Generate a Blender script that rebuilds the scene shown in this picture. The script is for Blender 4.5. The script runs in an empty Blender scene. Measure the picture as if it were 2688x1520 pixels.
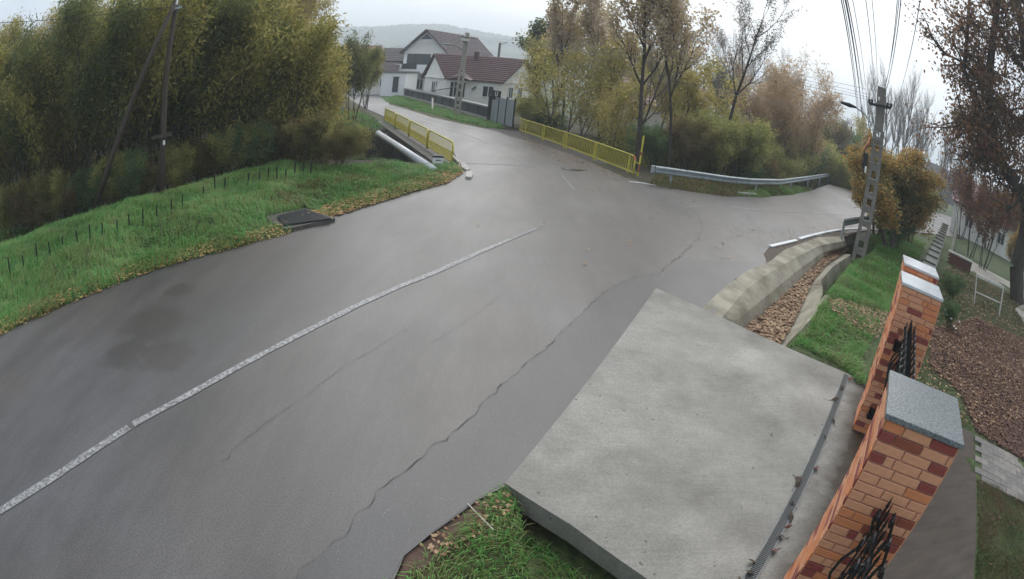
import bpy, math, random
import numpy as np
from mathutils import Vector, Matrix
random.seed(7)
R = math.radians
sc = bpy.context.scene
COL = sc.collection

# ------------------------------------------------------------------ camera
# a wide security-camera lens: theta = r/f + k (r/f)^3, r in photograph pixels
FPX, KD, PITCH, ROLL, CAMH = 1550.7, 0.2504, 0.37694, 0.10975, 4.0
cr_, sr_, cp_, sp_ = math.cos(ROLL), math.sin(ROLL), math.cos(PITCH), math.sin(PITCH)
def cam_to_world(x, y, z):
    X = x*cr_ - z*sr_; Z = x*sr_ + z*cr_
    return Vector((X, y*cp_ + Z*sp_, -y*sp_ + Z*cp_))
cam = bpy.data.cameras.new('camera'); camo = bpy.data.objects.new('camera', cam); COL.objects.link(camo)
rx, uy, fw = cam_to_world(1, 0, 0), cam_to_world(0, 0, 1), cam_to_world(0, 1, 0)
m = Matrix((rx, uy, -fw)).transposed().to_4x4(); m.translation = (0, 0, CAMH)
camo.matrix_world = m
cam.type = 'PANO'; cam.clip_start = 0.05; cam.clip_end = 6000
cam.sensor_width = 36; cam.sensor_fit = 'HORIZONTAL'
S_MM = 36/2688
cam.panorama_type = 'FISHEYE_LENS_POLYNOMIAL'; cam.fisheye_fov = R(175)
cam.fisheye_polynomial_k0 = 0; cam.fisheye_polynomial_k1 = -1/(FPX*S_MM); cam.fisheye_polynomial_k2 = 0
cam.fisheye_polynomial_k3 = -KD/(FPX*S_MM)**3; cam.fisheye_polynomial_k4 = 0
sc.camera = camo

# ------------------------------------------------------------------ world, sun, exposure
SUN_EL, SUN_AZ = R(42), R(12)
w = bpy.data.worlds.new('World'); sc.world = w; w.use_nodes = True
nt = w.node_tree; bg = nt.nodes['Background']
sky = nt.nodes.new('ShaderNodeTexSky'); sky.sky_type = 'NISHITA'; sky.sun_disc = False
sky.sun_elevation = SUN_EL; sky.sun_rotation = SUN_AZ; sky.air_density = 1.0; sky.dust_density = 4.0
tc = nt.nodes.new('ShaderNodeTexCoord'); mp = nt.nodes.new('ShaderNodeMapping'); mp.inputs['Scale'].default_value = (1, 1, 3.2)
nz = nt.nodes.new('ShaderNodeTexNoise'); nz.inputs['Scale'].default_value = 1.7; nz.inputs['Detail'].default_value = 4; nz.inputs['Roughness'].default_value = .5
rp = nt.nodes.new('ShaderNodeValToRGB')
rp.color_ramp.elements[0].position = .46; rp.color_ramp.elements[0].color = (2.95, 3.35, 3.9, 1)
rp.color_ramp.elements[1].position = .80; rp.color_ramp.elements[1].color = (5.9, 6.1, 6.3, 1)
mx = nt.nodes.new('ShaderNodeMix'); mx.data_type = 'RGBA'; mx.inputs[0].default_value = .9
nt.links.new(tc.outputs['Generated'], mp.inputs[0]); nt.links.new(mp.outputs[0], nz.inputs['Vector'])
dt = nt.nodes.new('ShaderNodeVectorMath'); dt.operation = 'DOT_PRODUCT'; dt.inputs[1].default_value = (.62, .60, .50)
ma_ = nt.nodes.new('ShaderNodeMath'); ma_.operation = 'MULTIPLY_ADD'; ma_.inputs[1].default_value = .22
nt.links.new(tc.outputs['Generated'], dt.inputs[0]); nt.links.new(dt.outputs['Value'], ma_.inputs[0]); nt.links.new(nz.outputs['Fac'], ma_.inputs[2]); nt.links.new(ma_.outputs[0], rp.inputs[0]); nt.links.new(sky.outputs[0], mx.inputs[6]); nt.links.new(rp.outputs[0], mx.inputs[7])
nt.links.new(mx.outputs[2], bg.inputs[0]); bg.inputs[1].default_value = .10
sl = bpy.data.lights.new('sun', 'SUN'); sl.energy = 1.0; sl.angle = R(70); sl.color = (1, .97, .92)
so = bpy.data.objects.new('sun', sl); COL.objects.link(so)
sd = Vector((math.sin(SUN_AZ)*math.cos(SUN_EL), math.cos(SUN_AZ)*math.cos(SUN_EL), math.sin(SUN_EL)))
so.rotation_euler = sd.to_track_quat('Z', 'Y').to_euler(); so.location = (0, 0, 60)
vs = sc.view_settings; vs.view_transform = 'Standard'; vs.look = 'None'; vs.exposure = 1.2; vs.gamma = 1; vs.use_curve_mapping = False
sc.render.film_transparent = False
sc.cycles.max_bounces = 6; sc.cycles.diffuse_bounces = 3; sc.cycles.glossy_bounces = 2; sc.cycles.transparent_max_bounces = 8
sc.cycles.volume_bounces = 1; sc.cycles.use_denoising = True; sc.cycles.sample_clamp_indirect = 4; sc.cycles.use_fast_gi = False

# ------------------------------------------------------------------ picture point -> place
def ray(px, py):
    x, y = px - 1344, -(py - 760); r = math.hypot(x, y) + 1e-9
    t = r/FPX + KD*(r/FPX)**3
    return cam_to_world(math.sin(t)*x/r, math.cos(t), math.sin(t)*y/r)
def G(px, py, z=0.0):
    d = ray(px, py); k = (CAMH - z)/max(-d.z, 1e-4); return Vector((d.x*k, d.y*k, z))
def V(px, py, D):
    d = ray(px, py); k = D/math.hypot(d.x, d.y); return Vector((d.x*k, d.y*k, CAMH + d.z*k))
def hd(p): return math.hypot(p[0], p[1])

# ------------------------------------------------------------------ materials
def mat(name, col, rough=.8, var=.25, scale=6, bump=0, col2=None, metallic=0, detail=6, bscale=None, spec=.5, stretch=None):
    m = bpy.data.materials.new(name); m.use_nodes = True; n = m.node_tree.nodes; l = m.node_tree.links
    b = n['Principled BSDF']; b.inputs['Roughness'].default_value = rough; b.inputs['Metallic'].default_value = metallic
    b.inputs['Specular IOR Level'].default_value = spec
    t = n.new('ShaderNodeTexCoord'); src = t.outputs['Object']
    if stretch:
        mpn = n.new('ShaderNodeMapping'); mpn.inputs['Scale'].default_value = stretch; l.new(src, mpn.inputs[0]); src = mpn.outputs[0]
    z = n.new('ShaderNodeTexNoise'); z.inputs['Scale'].default_value = scale; z.inputs['Detail'].default_value = detail
    z.inputs['Roughness'].default_value = .65
    l.new(src, z.inputs['Vector'])
    r = n.new('ShaderNodeValToRGB'); e = r.color_ramp.elements
    c2 = col2 or tuple(min(1, c*(1+var)) for c in col)
    e[0].position = .3; e[0].color = (*[c*(1-var) if not col2 else c for c in col], 1); e[1].position = .7; e[1].color = (*c2, 1)
    l.new(z.outputs['Fac'], r.inputs[0]); l.new(r.outputs[0], b.inputs['Base Color'])
    if bump:
        z2 = n.new('ShaderNodeTexNoise'); z2.inputs['Scale'].default_value = bscale or scale*5; z2.inputs['Detail'].default_value = 4
        l.new(src, z2.inputs['Vector'])
        bn = n.new('ShaderNodeBump'); bn.inputs['Strength'].default_value = bump; bn.inputs['Distance'].default_value = .02
        l.new(z2.outputs['Fac'], bn.inputs['Height']); l.new(bn.outputs[0], b.inputs['Normal'])
    return m
def leafmat(name, cols, rough=.6, transl=.6, nscale=.5):
    m = bpy.data.materials.new(name); m.use_nodes = True; n = m.node_tree.nodes; l = m.node_tree.links
    b = n['Principled BSDF']; b.inputs['Roughness'].default_value = rough; b.inputs['Specular IOR Level'].default_value = .25
    g = n.new('ShaderNodeNewGeometry'); z = n.new('ShaderNodeTexNoise'); z.inputs['Scale'].default_value = nscale; z.inputs['Detail'].default_value = 3
    l.new(g.outputs['Position'], z.inputs['Vector'])
    ma = n.new('ShaderNodeMath'); ma.operation = 'MULTIPLY_ADD'; ma.inputs[1].default_value = 1.6; ma.inputs[2].default_value = -.36
    l.new(z.outputs['Fac'], ma.inputs[0])
    ad = n.new('ShaderNodeMath'); ad.operation = 'MULTIPLY_ADD'; ad.inputs[1].default_value = .75; l.new(g.outputs['Random Per Island'], ad.inputs[0]); l.new(ma.outputs[0], ad.inputs[2])
    r = n.new('ShaderNodeValToRGB'); cr = r.color_ramp
    while len(cr.elements) < len(cols): cr.elements.new(.5)
    for i, c in enumerate(cols): cr.elements[i].position = i/(len(cols)-1)*.98; cr.elements[i].color = (*c, 1)
    l.new(ad.outputs[0], r.inputs[0]); l.new(r.outputs[0], b.inputs['Base Color'])
    tr = n.new('ShaderNodeBsdfTranslucent'); l.new(r.outputs[0], tr.inputs[0])
    ms = n.new('ShaderNodeMixShader'); ms.inputs[0].default_value = transl
    l.new(b.outputs[0], ms.inputs[1]); l.new(tr.outputs[0], ms.inputs[2]); l.new(ms.outputs[0], n['Material Output'].inputs[0])
    return m

STAINS = [tuple(G(*p)[:2]) + (r,) for p, r in (((400, 850), .95), ((440, 930), .7), ((330, 930), .6), ((470, 760), .45))]
def asphalt(name, base, warm, light):
    m = bpy.data.materials.new(name); m.use_nodes = True; n = m.node_tree.nodes; l = m.node_tree.links
    b = n['Principled BSDF']
    g = n.new('ShaderNodeNewGeometry')
    def noise(s, d=5, r=.6, st=None):
        z = n.new('ShaderNodeTexNoise'); z.inputs['Scale'].default_value = s; z.inputs['Detail'].default_value = d; z.inputs['Roughness'].default_value = r
        if st:
            mpn = n.new('ShaderNodeMapping'); mpn.inputs['Rotation'].default_value = (0, 0, st[0]); mpn.inputs['Scale'].default_value = st[1]
            l.new(g.outputs['Position'], mpn.inputs[0]); l.new(mpn.outputs[0], z.inputs['Vector'])
        else: l.new(g.outputs['Position'], z.inputs['Vector'])
        return z.outputs['Fac']
    def ramp(f, p0, c0, p1, c1):
        r = n.new('ShaderNodeValToRGB'); e = r.color_ramp.elements; e[0].position = p0; e[0].color = (*c0, 1); e[1].position = p1; e[1].color = (*c1, 1)
        l.new(f, r.inputs[0]); return r.outputs[0]
    def mixc(f, a, bb, typ='MIX'):
        x = n.new('ShaderNodeMix'); x.data_type = 'RGBA'; x.blend_type = typ
        if isinstance(f, float): x.inputs[0].default_value = f
        else: l.new(f, x.inputs[0])
        l.new(a, x.inputs[6]); l.new(bb, x.inputs[7]); return x.outputs[2]
    c = ramp(noise(.35, 4, .55, (R(-26), (1, .35, 1))), .38, base, .66, warm)
    c = mixc(ramp(noise(.16, 3), .5, (0, 0, 0), .7, (1, 1, 1)), c, ramp(noise(2., 4), .3, tuple(v*.85 for v in light), .7, light))
    # soft dark oily blotches and grit
    c = mixc(1.0, c, ramp(noise(.55, 5, .7), .3, (.72, .70, .68), .46, (1, 1, 1)), 'MULTIPLY')
    c = mixc(1.0, c, ramp(noise(1.1, 7, .75, (R(-26), (1, .22, 1))), .36, (.62, .60, .58), .64, (1.32, 1.31, 1.33)), 'MULTIPLY')
    c = mixc(1.0, c, ramp(noise(42, 3, .9), .40, (.50, .49, .48), .60, (1.55, 1.55, 1.56)), 'MULTIPLY')
    # dried dark stains, each with its own ragged outline
    for (sx0, sy0, rad) in STAINS:
        vm = n.new('ShaderNodeVectorMath'); vm.operation = 'DISTANCE'; vm.inputs[1].default_value = (sx0, sy0, 0); l.new(g.outputs['Position'], vm.inputs[0])
        ma = n.new('ShaderNodeMath'); ma.operation = 'MULTIPLY_ADD'; ma.inputs[1].default_value = 1.5*rad; l.new(noise(2.4, 8, .75), ma.inputs[0]); l.new(vm.outputs['Value'], ma.inputs[2])
        mr_ = n.new('ShaderNodeMapRange'); mr_.inputs['From Min'].default_value = rad*1.30; mr_.inputs['From Max'].default_value = rad*1.62; l.new(ma.outputs[0], mr_.inputs['Value'])
        c = mixc(1.0, c, ramp(mr_.outputs[0], 0, (.50, .44, .38), 1, (1, 1, 1)), 'MULTIPLY')
    c = mixc(ramp(noise(55, 1, .5), .70, (0, 0, 0), .76, (.5, .5, .5)), c, ramp(noise(5, 1), 0., (.24, .235, .23), 1., (.30, .29, .28)))
    l.new(c, b.inputs['Base Color'])
    rr = ramp(noise(.28, 4, .6, (R(-26), (1, .4, 1))), .35, (.42, .42, .42), .68, (.58, .58, .58))
    l.new(rr, b.inputs['Roughness']); b.inputs['Specular IOR Level'].default_value = .9
    b.inputs['Coat Weight'].default_value = .22; b.inputs['Coat Roughness'].default_value = .42; b.inputs['Coat IOR'].default_value = 1.5
    bn = n.new('ShaderNodeBump'); bn.inputs['Strength'].default_value = .5; bn.inputs['Distance'].default_value = .006
    l.new(noise(45, 4, .8), bn.inputs['Height']); l.new(bn.outputs[0], b.inputs['Normal'])
    return m

M = {}
M['asphalt'] = asphalt('asphalt', (.032, .030, .029), (.060, .051, .043), (.070, .070, .074))
M['asphalt_patch'] = asphalt('asphalt_patch', (.06, .063, .073), (.075, .075, .083), (.09, .094, .105))
M['asphalt_edge'] = asphalt('asphalt_edge', (.016, .016, .020), (.024, .023, .026), (.030, .031, .036))
M['tar'] = mat('tar', (.034, .032, .031), .6, .3, 8)
M['mortar'] = mat('mortar', (.60, .34, .25), .85, .15, 12, .2)
M['brick_orange'] = mat('brick_orange', (.64, .235, .098), .6, .12, 9, .25)
M['brick_light'] = mat('brick_light', (.66, .315, .175), .6, .12, 9, .25)
M['brick_red'] = mat('brick_red', (.27, .062, .050), .55, .15, 9, .25)
M['brick_brown'] = mat('brick_brown', (.27, .075, .040), .6, .15, 9, .25)
M['granite'] = mat('granite', (.055, .066, .070), .32, 0, 55, .1, col2=(.27, .30, .31), detail=3)
M['wet_sheen_cap'] = mat('wet_sheen_cap', (.60, .63, .64), .12, .12, 8)  # white of the wet reflections is put into the cap's base colour
M['concrete'] = mat('concrete', (.20, .185, .16), .75, .3, 1.5, .3, bscale=30)
M['concrete_pale'] = mat('concrete_pale', (.36, .34, .29), .8, .25, 1.2, .3, bscale=25)
M['concrete_dark'] = mat('concrete_dark', (.075, .068, .058), .7, .35, 2, .3, bscale=25)
M['kerb'] = mat('kerb', (.45, .43, .39), .8, .25, 3, .3)
M['wood_old'] = mat('wood_old', (.060, .045, .035), .8, .4, 3, .3, stretch=(6, 6, .4))
M['bark'] = mat('bark', (.050, .040, .031), .9, .4, 4, .4)
M['bark_pale'] = mat('bark_pale', (.14, .115, .09), .9, .35, 4, .3)
M['yellow'] = mat('yellow', (.60, .52, .07), .45, .18, 5)
M['yellow_rust'] = mat('yellow_rust', (.30, .12, .05), .7, .3, 8)
M['red_paint'] = mat('red_paint', (.55, .09, .06), .5, .15, 8)
M['white_paint'] = mat('white_paint', (.74, .75, .75), .55, .12, 7)
M['pipe_white'] = mat('pipe_white', (.62, .64, .65), .35, .12, 3)
M['galv'] = mat('galv', (.36, .40, .41), .48, .25, 3, metallic=.5)
M['black_metal'] = mat('black_metal', (.012, .012, .013), .3, .3, 6, .2)
M['black'] = mat('black', (.02, .02, .02), .6, .2, 6)
M['rubber'] = mat('rubber', (.022, .026, .030), .45, .25, 8, .3)
M['plaster'] = mat('plaster', (.80, .775, .72), .85, .06, 1)
M['plaster_white'] = mat('plaster_white', (.85, .845, .83), .85, .05, 1)
M['roof_red'] = mat('roof_red', (.082, .036, .038), .8, .15, 2)
M['roof_edge'] = mat('roof_edge', (.055, .022, .026), .5, .15, 2)
M['roof_brown'] = mat('roof_brown', (.095, .070, .074), .85, .2, 2)
M['roof_far'] = mat('roof_far', (.20, .085, .08), .7, .2, 1)
M['roof_pink'] = mat('roof_pink', (.33, .20, .205), .6, .12, 1)
M['roof_dark'] = mat('roof_dark', (.07, .062, .06), .7, .2, 2)
M['glass'] = mat('glass', (.035, .045, .05), .08, .3, 1.5)
M['slate_fence'] = mat('slate_fence', (.034, .034, .040), .6, .25, 3)
M['coping'] = mat('coping', (.20, .205, .205), .55, .2, 3)
M['gate_grey'] = mat('gate_grey', (.27, .29, .31), .5, .12, 2)
M['gate_dark'] = mat('gate_dark', (.10, .115, .125), .5, .12, 2)
M['stake'] = mat('stake', (.012, .016, .011), .85, .3, 8)
M['wire'] = mat('wire', (.045, .045, .065), .5, .1, 3)
M['wire_pale'] = mat('wire_pale', (.34, .35, .36), .5, .1, 3)
M['porcelain'] = mat('porcelain', (.78, .78, .75), .2, .03, 3)
M['paver'] = mat('paver', (.15, .14, .128), .7, .2, 5, .2)
M['paver_b'] = mat('paver_b', (.20, .185, .165), .7, .2, 5, .2)
M['drain_metal'] = mat('drain_metal', (.17, .18, .18), .5, .25, 5, metallic=.3)
M['litter_twig'] = mat('litter_twig', (.07, .05, .035), .8, .3, 20)
M['brick_old'] = mat('brick_old', (.14, .055, .040), .85, .3, 9, .3)
M['beam_white'] = mat('beam_white', (.55, .53, .48), .75, .2, 4)
L_ = {}
M['willow'] = leafmat('willow', [(0.054, 0.07, 0.024), (0.114, 0.134, 0.041), (0.198, 0.21, 0.055), (0.324, 0.3, 0.084), (0.456, 0.396, 0.132)])
M['willow_green'] = leafmat('willow_green', [(0.044, 0.065, 0.03), (0.088, 0.119, 0.048), (0.144, 0.175, 0.062), (0.225, 0.237, 0.081)])
M['willow_gold'] = leafmat('willow_gold', [(.15, .15, .045), (.26, .24, .06), (.40, .34, .09), (.52, .43, .17)])
M['bush_brown'] = leafmat('bush_brown', [(0.108, 0.09, 0.048), (0.204, 0.15, 0.072), (0.3, 0.21, 0.096), (0.18, 0.18, 0.066)])
M['poplar'] = leafmat('poplar', [(.36, .29, .17), (.52, .42, .27), (.60, .49, .26), (.66, .55, .45)])
M['autumn'] = leafmat('autumn', [(.17, .19, .06), (.30, .30, .085), (.44, .39, .11), (.56, .47, .18)])
M['tree_green'] = leafmat('tree_green', [(.07, .105, .045), (.12, .17, .065), (.18, .22, .085)])
M['bush_olive'] = leafmat('bush_olive', [(0.138, 0.172, 0.069), (0.218, 0.259, 0.092), (0.333, 0.345, 0.115), (0.437, 0.414, 0.149)])
M['bush_green'] = leafmat('bush_green', [(.07, .12, .055), (.12, .19, .085), (.18, .26, .11)])
M['ochre'] = leafmat('ochre', [(.34, .25, .15), (.48, .34, .19), (.56, .42, .26)])
M['orange'] = leafmat('orange', [(.17, .15, .06), (.32, .20, .07), (.46, .25, .07), (.52, .36, .12), (.24, .22, .09)])
M['oak'] = leafmat('oak', [(.07, .034, .024), (.16, .072, .045), (.25, .12, .06), (.22, .15, .08)])
M['russet'] = leafmat('russet', [(.06, .032, .027), (.11, .055, .038), (.17, .085, .045)])
M['hazed_twigs'] = leafmat('hazed_twigs', [(.17, .155, .13), (.24, .22, .19), (.27, .24, .19)])  # twig grey lightened in the colour itself to look hazy with distance
M['grass'] = leafmat('grass', [(0.033, 0.105, 0.033), (0.063, 0.202, 0.054), (0.113, 0.307, 0.075), (0.179, 0.389, 0.098), (0.239, 0.299, 0.105)], .55, .3, .9)
M['grass_yard'] = leafmat('grass_yard', [(.028, .055, .020), (.048, .090, .032), (.075, .12, .042), (.12, .12, .05), (.15, .10, .055)], .6, .3, 1.2)
M['grass_lush'] = leafmat('grass_lush', [(0.038, 0.138, 0.029), (0.07, 0.239, 0.049), (0.116, 0.348, 0.07), (0.189, 0.435, 0.102), (0.246, 0.29, 0.116)], .55, .3, 1.2)
M['grass_dry'] = leafmat('grass_dry', [(.07, .09, .025), (.16, .12, .05), (.24, .15, .07), (.11, .15, .035)], .7, .2, 1.2)
M['litter'] = leafmat('litter', [(.065, .034, .020), (.145, .078, .042), (.26, .150, .080), (.40, .27, .16)], .6, .1, 1.5)
M['litter_dark'] = leafmat('litter_dark', [(.032, .017, .012), (.075, .037, .026), (.12, .060, .040), (.18, .10, .065)], .6, .1, 1.5)
M['litter_yellow'] = leafmat('litter_yellow', [(.16, .08, .035), (.30, .17, .06), (.45, .30, .12)], .6, .1, 1.5)
M['petal'] = mat('petal', (.8, .8, .76), .6, .05, 8)

# ------------------------------------------------------------------ mesh helpers
def root_loc(p):
    while p is not None and p.parent is not None: p = p.parent
    return p.location if p is not None else Vector((0, 0, 0))
def link(name, me, m, parent=None):
    if m is not None:
        for q in (m if isinstance(m, (list, tuple)) else [m]): me.materials.append(M[q] if isinstance(q, str) else q)
    o = bpy.data.objects.new(name, me); COL.objects.link(o)
    if parent is not None: o.parent = parent
    return o
def npmesh(name, v, f, m, parent=None, smooth=False):
    v = np.asarray(v, np.float32); f = np.asarray(f, np.int32)
    if parent is not None: v = v - np.array(root_loc(parent), np.float32)
    me = bpy.data.meshes.new(name); k = f.shape[1]
    me.vertices.add(len(v)); me.vertices.foreach_set('co', v.ravel())
    me.loops.add(f.size); me.loops.foreach_set('vertex_index', f.ravel())
    me.polygons.add(len(f)); me.polygons.foreach_set('loop_start', np.arange(0, f.size, k, dtype=np.int32))
    me.polygons.foreach_set('loop_total', np.full(len(f), k, np.int32))
    if smooth: me.polygons.foreach_set('use_smooth', np.ones(len(f), bool))
    me.update(calc_edges=True)
    return link(name, me, m, parent)
class MB:
    def __init__(s): s.v = []; s.f = []
    def add(s, vs, fs):
        n = len(s.v); s.v += [tuple(q) for q in vs]; s.f += [tuple(i+n for i in f) for f in fs]; return s
    def box(s, c, size, ax=(1, 0, 0), up=(0, 0, 1)):
        ax = Vector(ax).normalized(); up = Vector(up).normalized(); ay = up.cross(ax).normalized(); up = ax.cross(ay)
        c = Vector(c); hx, hy, hz = [q/2 for q in size]
        vs = [c + ax*(hx*i) + ay*(hy*j) + up*(hz*k) for k in (-1, 1) for i, j in ((-1, -1), (1, -1), (1, 1), (-1, 1))]
        return s.add(vs, [(0, 3, 2, 1), (4, 5, 6, 7), (0, 1, 5, 4), (1, 2, 6, 5), (2, 3, 7, 6), (3, 0, 4, 7)])
    def bar(s, a, b, wd, ht=None, up=(0, 0, 1)):
        a = Vector(a); b = Vector(b); d = b - a
        if abs(d.normalized().dot(Vector(up))) > .98: up = (1, 0, 0)
        return s.box((a+b)/2, (d.length, wd, ht or wd), d, up)
    def tube(s, pts, r, n=6, cap=True):
        pts = [Vector(p) for p in pts]; rs = r if isinstance(r, (list, tuple)) else [r]*len(pts)
        base = len(s.v); u = None
        for i, p in enumerate(pts):
            t = (pts[min(i+1, len(pts)-1)] - pts[max(i-1, 0)]).normalized()
            if u is None: u = t.orthogonal().normalized()
            u = (u - t*u.dot(t)).normalized(); v = t.cross(u)
            for k in range(n):
                a = 2*math.pi*k/n; s.v.append(tuple(p + (u*math.cos(a) + v*math.sin(a))*rs[i]))
        for i in range(len(pts)-1):
            for k in range(n):
                s.f.append((base+i*n+k, base+i*n+(k+1) % n, base+(i+1)*n+(k+1) % n, base+(i+1)*n+k))
        if cap:
            s.f.append(tuple(base+k for k in range(n))[::-1]); s.f.append(tuple(base+(len(pts)-1)*n+k for k in range(n)))
        return s
    def prism(s, poly, z0, z1):
        n = len(poly); vs = [(p[0], p[1], z0) for p in poly] + [(p[0], p[1], z1) for p in poly]
        return s.add(vs, [tuple(range(n))[::-1], tuple(range(n, 2*n))] + [(i, (i+1) % n, n+(i+1) % n, n+i) for i in range(n)])
    def build(s, name, m, parent=None, smooth=False, bevel=0):
        o0 = root_loc(parent) if parent is not None else Vector((0, 0, 0))
        me = bpy.data.meshes.new(name); me.from_pydata([(x-o0[0], y-o0[1], z-o0[2]) for x, y, z in s.v], [], s.f)
        if smooth: me.polygons.foreach_set('use_smooth', [True]*len(me.polygons))
        me.update(); o = link(name, me, m, parent)
        if bevel:
            b = o.modifiers.new('bevel', 'BEVEL'); b.width = bevel; b.segments = 2; b.limit_method = 'ANGLE'
        return o
def tag(o, label=None, cat=None, group=None, kind=None):
    if label: o['label'] = label
    if cat: o['category'] = cat
    if group: o['group'] = group
    if kind: o['kind'] = kind
    return o
def empty(name, loc, label=None, cat=None, group=None, rz=0):
    o = bpy.data.objects.new(name, None); COL.objects.link(o); o.location = loc; o.rotation_euler = (0, 0, rz); o.empty_display_size = .2
    return tag(o, label, cat, group)
def copy_tree(o, parent=None):
    c = o.copy(); COL.objects.link(c); c.parent = parent
    for ch in [q for q in o.children]: copy_tree(ch, c)
    return c
def lerp(a, b, t): return a + (b-a)*t
def in_poly(x, y, poly):
    x = np.asarray(x); y = np.asarray(y); ins = np.zeros(x.shape, bool); n = len(poly)
    for i in range(n):
        x0, y0 = poly[i][:2]; x1, y1 = poly[(i+1) % n][:2]
        c = ((y0 > y) != (y1 > y)) & (x < (x1-x0)*(y-y0)/((y1-y0) + 1e-12) + x0); ins ^= c
    return ins
def seg_dist(x, y, pts, closed=False):
    d = np.full(np.shape(x), 1e9); n = len(pts)
    for i in range(n if closed else n-1):
        ax, ay = pts[i][:2]; bx, by = pts[(i+1) % n][:2]; dx, dy = bx-ax, by-ay
        t = np.clip(((x-ax)*dx + (y-ay)*dy)/(dx*dx+dy*dy+1e-12), 0, 1)
        d = np.minimum(d, np.hypot(x-ax-t*dx, y-ay-t*dy))
    return d
def wav(x, y, s, seed=0):
    r = np.random.RandomState(seed); o = 0
    for i in range(6):
        a = r.rand()*6.28; k = s*(.6+r.rand()*1.4); o = o + np.sin((x*math.cos(a)+y*math.sin(a))*k + r.rand()*6.28)
    return o/6
def sstep(a, b, x): t = np.clip((x-a)/(b-a), 0, 1); return t*t*(3-2*t)

# ------------------------------------------------------------------ plan of the place
left_edge = [(-40, -60), (-24, -26), (-13.6, -3)] + [tuple(G(*p)[:2]) for p in [(0, 880), (200, 790), (430, 700), (640, 645), (740, 618), (800, 597), (870, 568), (960, 543), (1100, 500), (1170, 482), (1212, 455), (1203, 425), (1192, 402)]] + \
    [(-9.5, 39.2), (-13.6, 47.5), (-18, 57), (-26, 75), (-42, 105), (-75, 150)]
right_far = [(-66, 155), (-35, 112), (-20, 80), (-15.4, 62)] + [tuple(G(*p)[:2]) for p in [(1019, 274), (1065, 286), (1133, 308), (1210, 325), (1300, 344), (1345, 360), (1440, 385), (1540, 423), (1640, 466), (1700, 482), (1760, 496), (1900, 515), (2000, 517), (2080, 510), (2130, 500), (2176, 484)]] + \
    [(31, 44), (45, 50), (90, 66)]
near_right = [(90, 52), (45, 37), (26, 28.4)] + [tuple(G(*p)[:2]) for p in [(2280, 604), (2200, 607), (2100, 628), (2020, 648), (2005, 668), (2012, 690), (1930, 730), (1880, 800), (1872, 832), (1760, 800), (1655, 885), (1540, 1052), (1360, 1275), (1322, 1270), (1250, 1312), (1150, 1387), (1070, 1450), (1030, 1520)]] + \
    [(-1.6, 1.5), (-4.2, -4), (-14, -26), (-28, -60)]
road_poly = left_edge + right_far + near_right
DOUT = [G(*p) for p in [(1850, 800), (1905, 750), (1960, 708), (2060, 652), (2140, 624), (2205, 616)]]
ditch_c = [(3.4, 8.4), (4.9, 10.5), (7.2, 13.0), (9.9, 16.2), (13.2, 19.2), (15, 21)]
CREEK_D = (.915, .403); CREEK_O = (-6.4, 30.4)
slab_poly = [tuple(G(*p, .06)[:2]) for p in [(1325, 1268), (1722, 758)]]
u_f = Vector((.60, .80, 0)); v_f = Vector((.80, -.60, 0))        # along the brick fence, across it
def ground_z(x, y):
    x = np.asarray(x, float); y = np.asarray(y, float)
    ins = in_poly(x, y, road_poly); d = seg_dist(x, y, road_poly, True)
    z = np.where(ins, -.07, -.05 + .07*sstep(0, .5, d)) + .03*wav(x, y, 2.2, 1)*sstep(.2, 1, d)*(~ins)
    # raised bank on the left verge, falling off behind into the wood
    side = (x < -2.3) & (y > 2) & (y < 24) & (~ins)
    z = z + np.where(side, .26*sstep(.8, 2.8, d)*(1 - sstep(5, 8, d)) - .9*sstep(6.0, 11, d), 0)
    z = z + .08*wav(x, y, 1.1, 3)*sstep(.6, 2, d)*(~ins)
    # creek under the bridge
    cx = (x-CREEK_O[0]); cyy = (y-CREEK_O[1]); s = cx*CREEK_D[0] + cyy*CREEK_D[1]; t = -cx*CREEK_D[1] + cyy*CREEK_D[0]
    wd = 4.7 + .35*wav(x, y, .9, 5) - .6*sstep(2, 6, -s); k = 1 - sstep(wd, wd+1.9, np.abs(t+2.3*(s < 1)))
    z = z - 2.3*k*(np.abs(s) < 60)
    # ditch
    dd = seg_dist(x, y, ditch_c); z = np.minimum(z, np.where(dd < 1.7, -1.1 + 1.1*sstep(.75, 1.5, dd), 9))
    # low patch beside the driveway slab
    lo = in_poly(x, y, [(-.6, 3.7), (.3, 4.45), (2.5, 2.75), (1.2, 0.0), (-3, -2), (-3.5, -4), (-.9, 1.6), (-.8, 3)])
    d2 = seg_dist(x, y, near_right[-8:]); z = np.where(lo, -.06 - .36*sstep(.2, 1.2, d2) + .03*wav(x, y, 5, 6), z)
    under = in_poly(x, y, [(.3, 4.5), (2.9, 10.7), (6.5, 7.1), (8.3, 5.2), (5.9, 1.9), (3, -1.5), (1.2, 0.)]); z = np.where(under, np.minimum(z, -.45), z)
    far = np.hypot(x, y); z = z + .5*wav(x, y, .03, 9)*sstep(90, 250, far)
    return z

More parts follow.
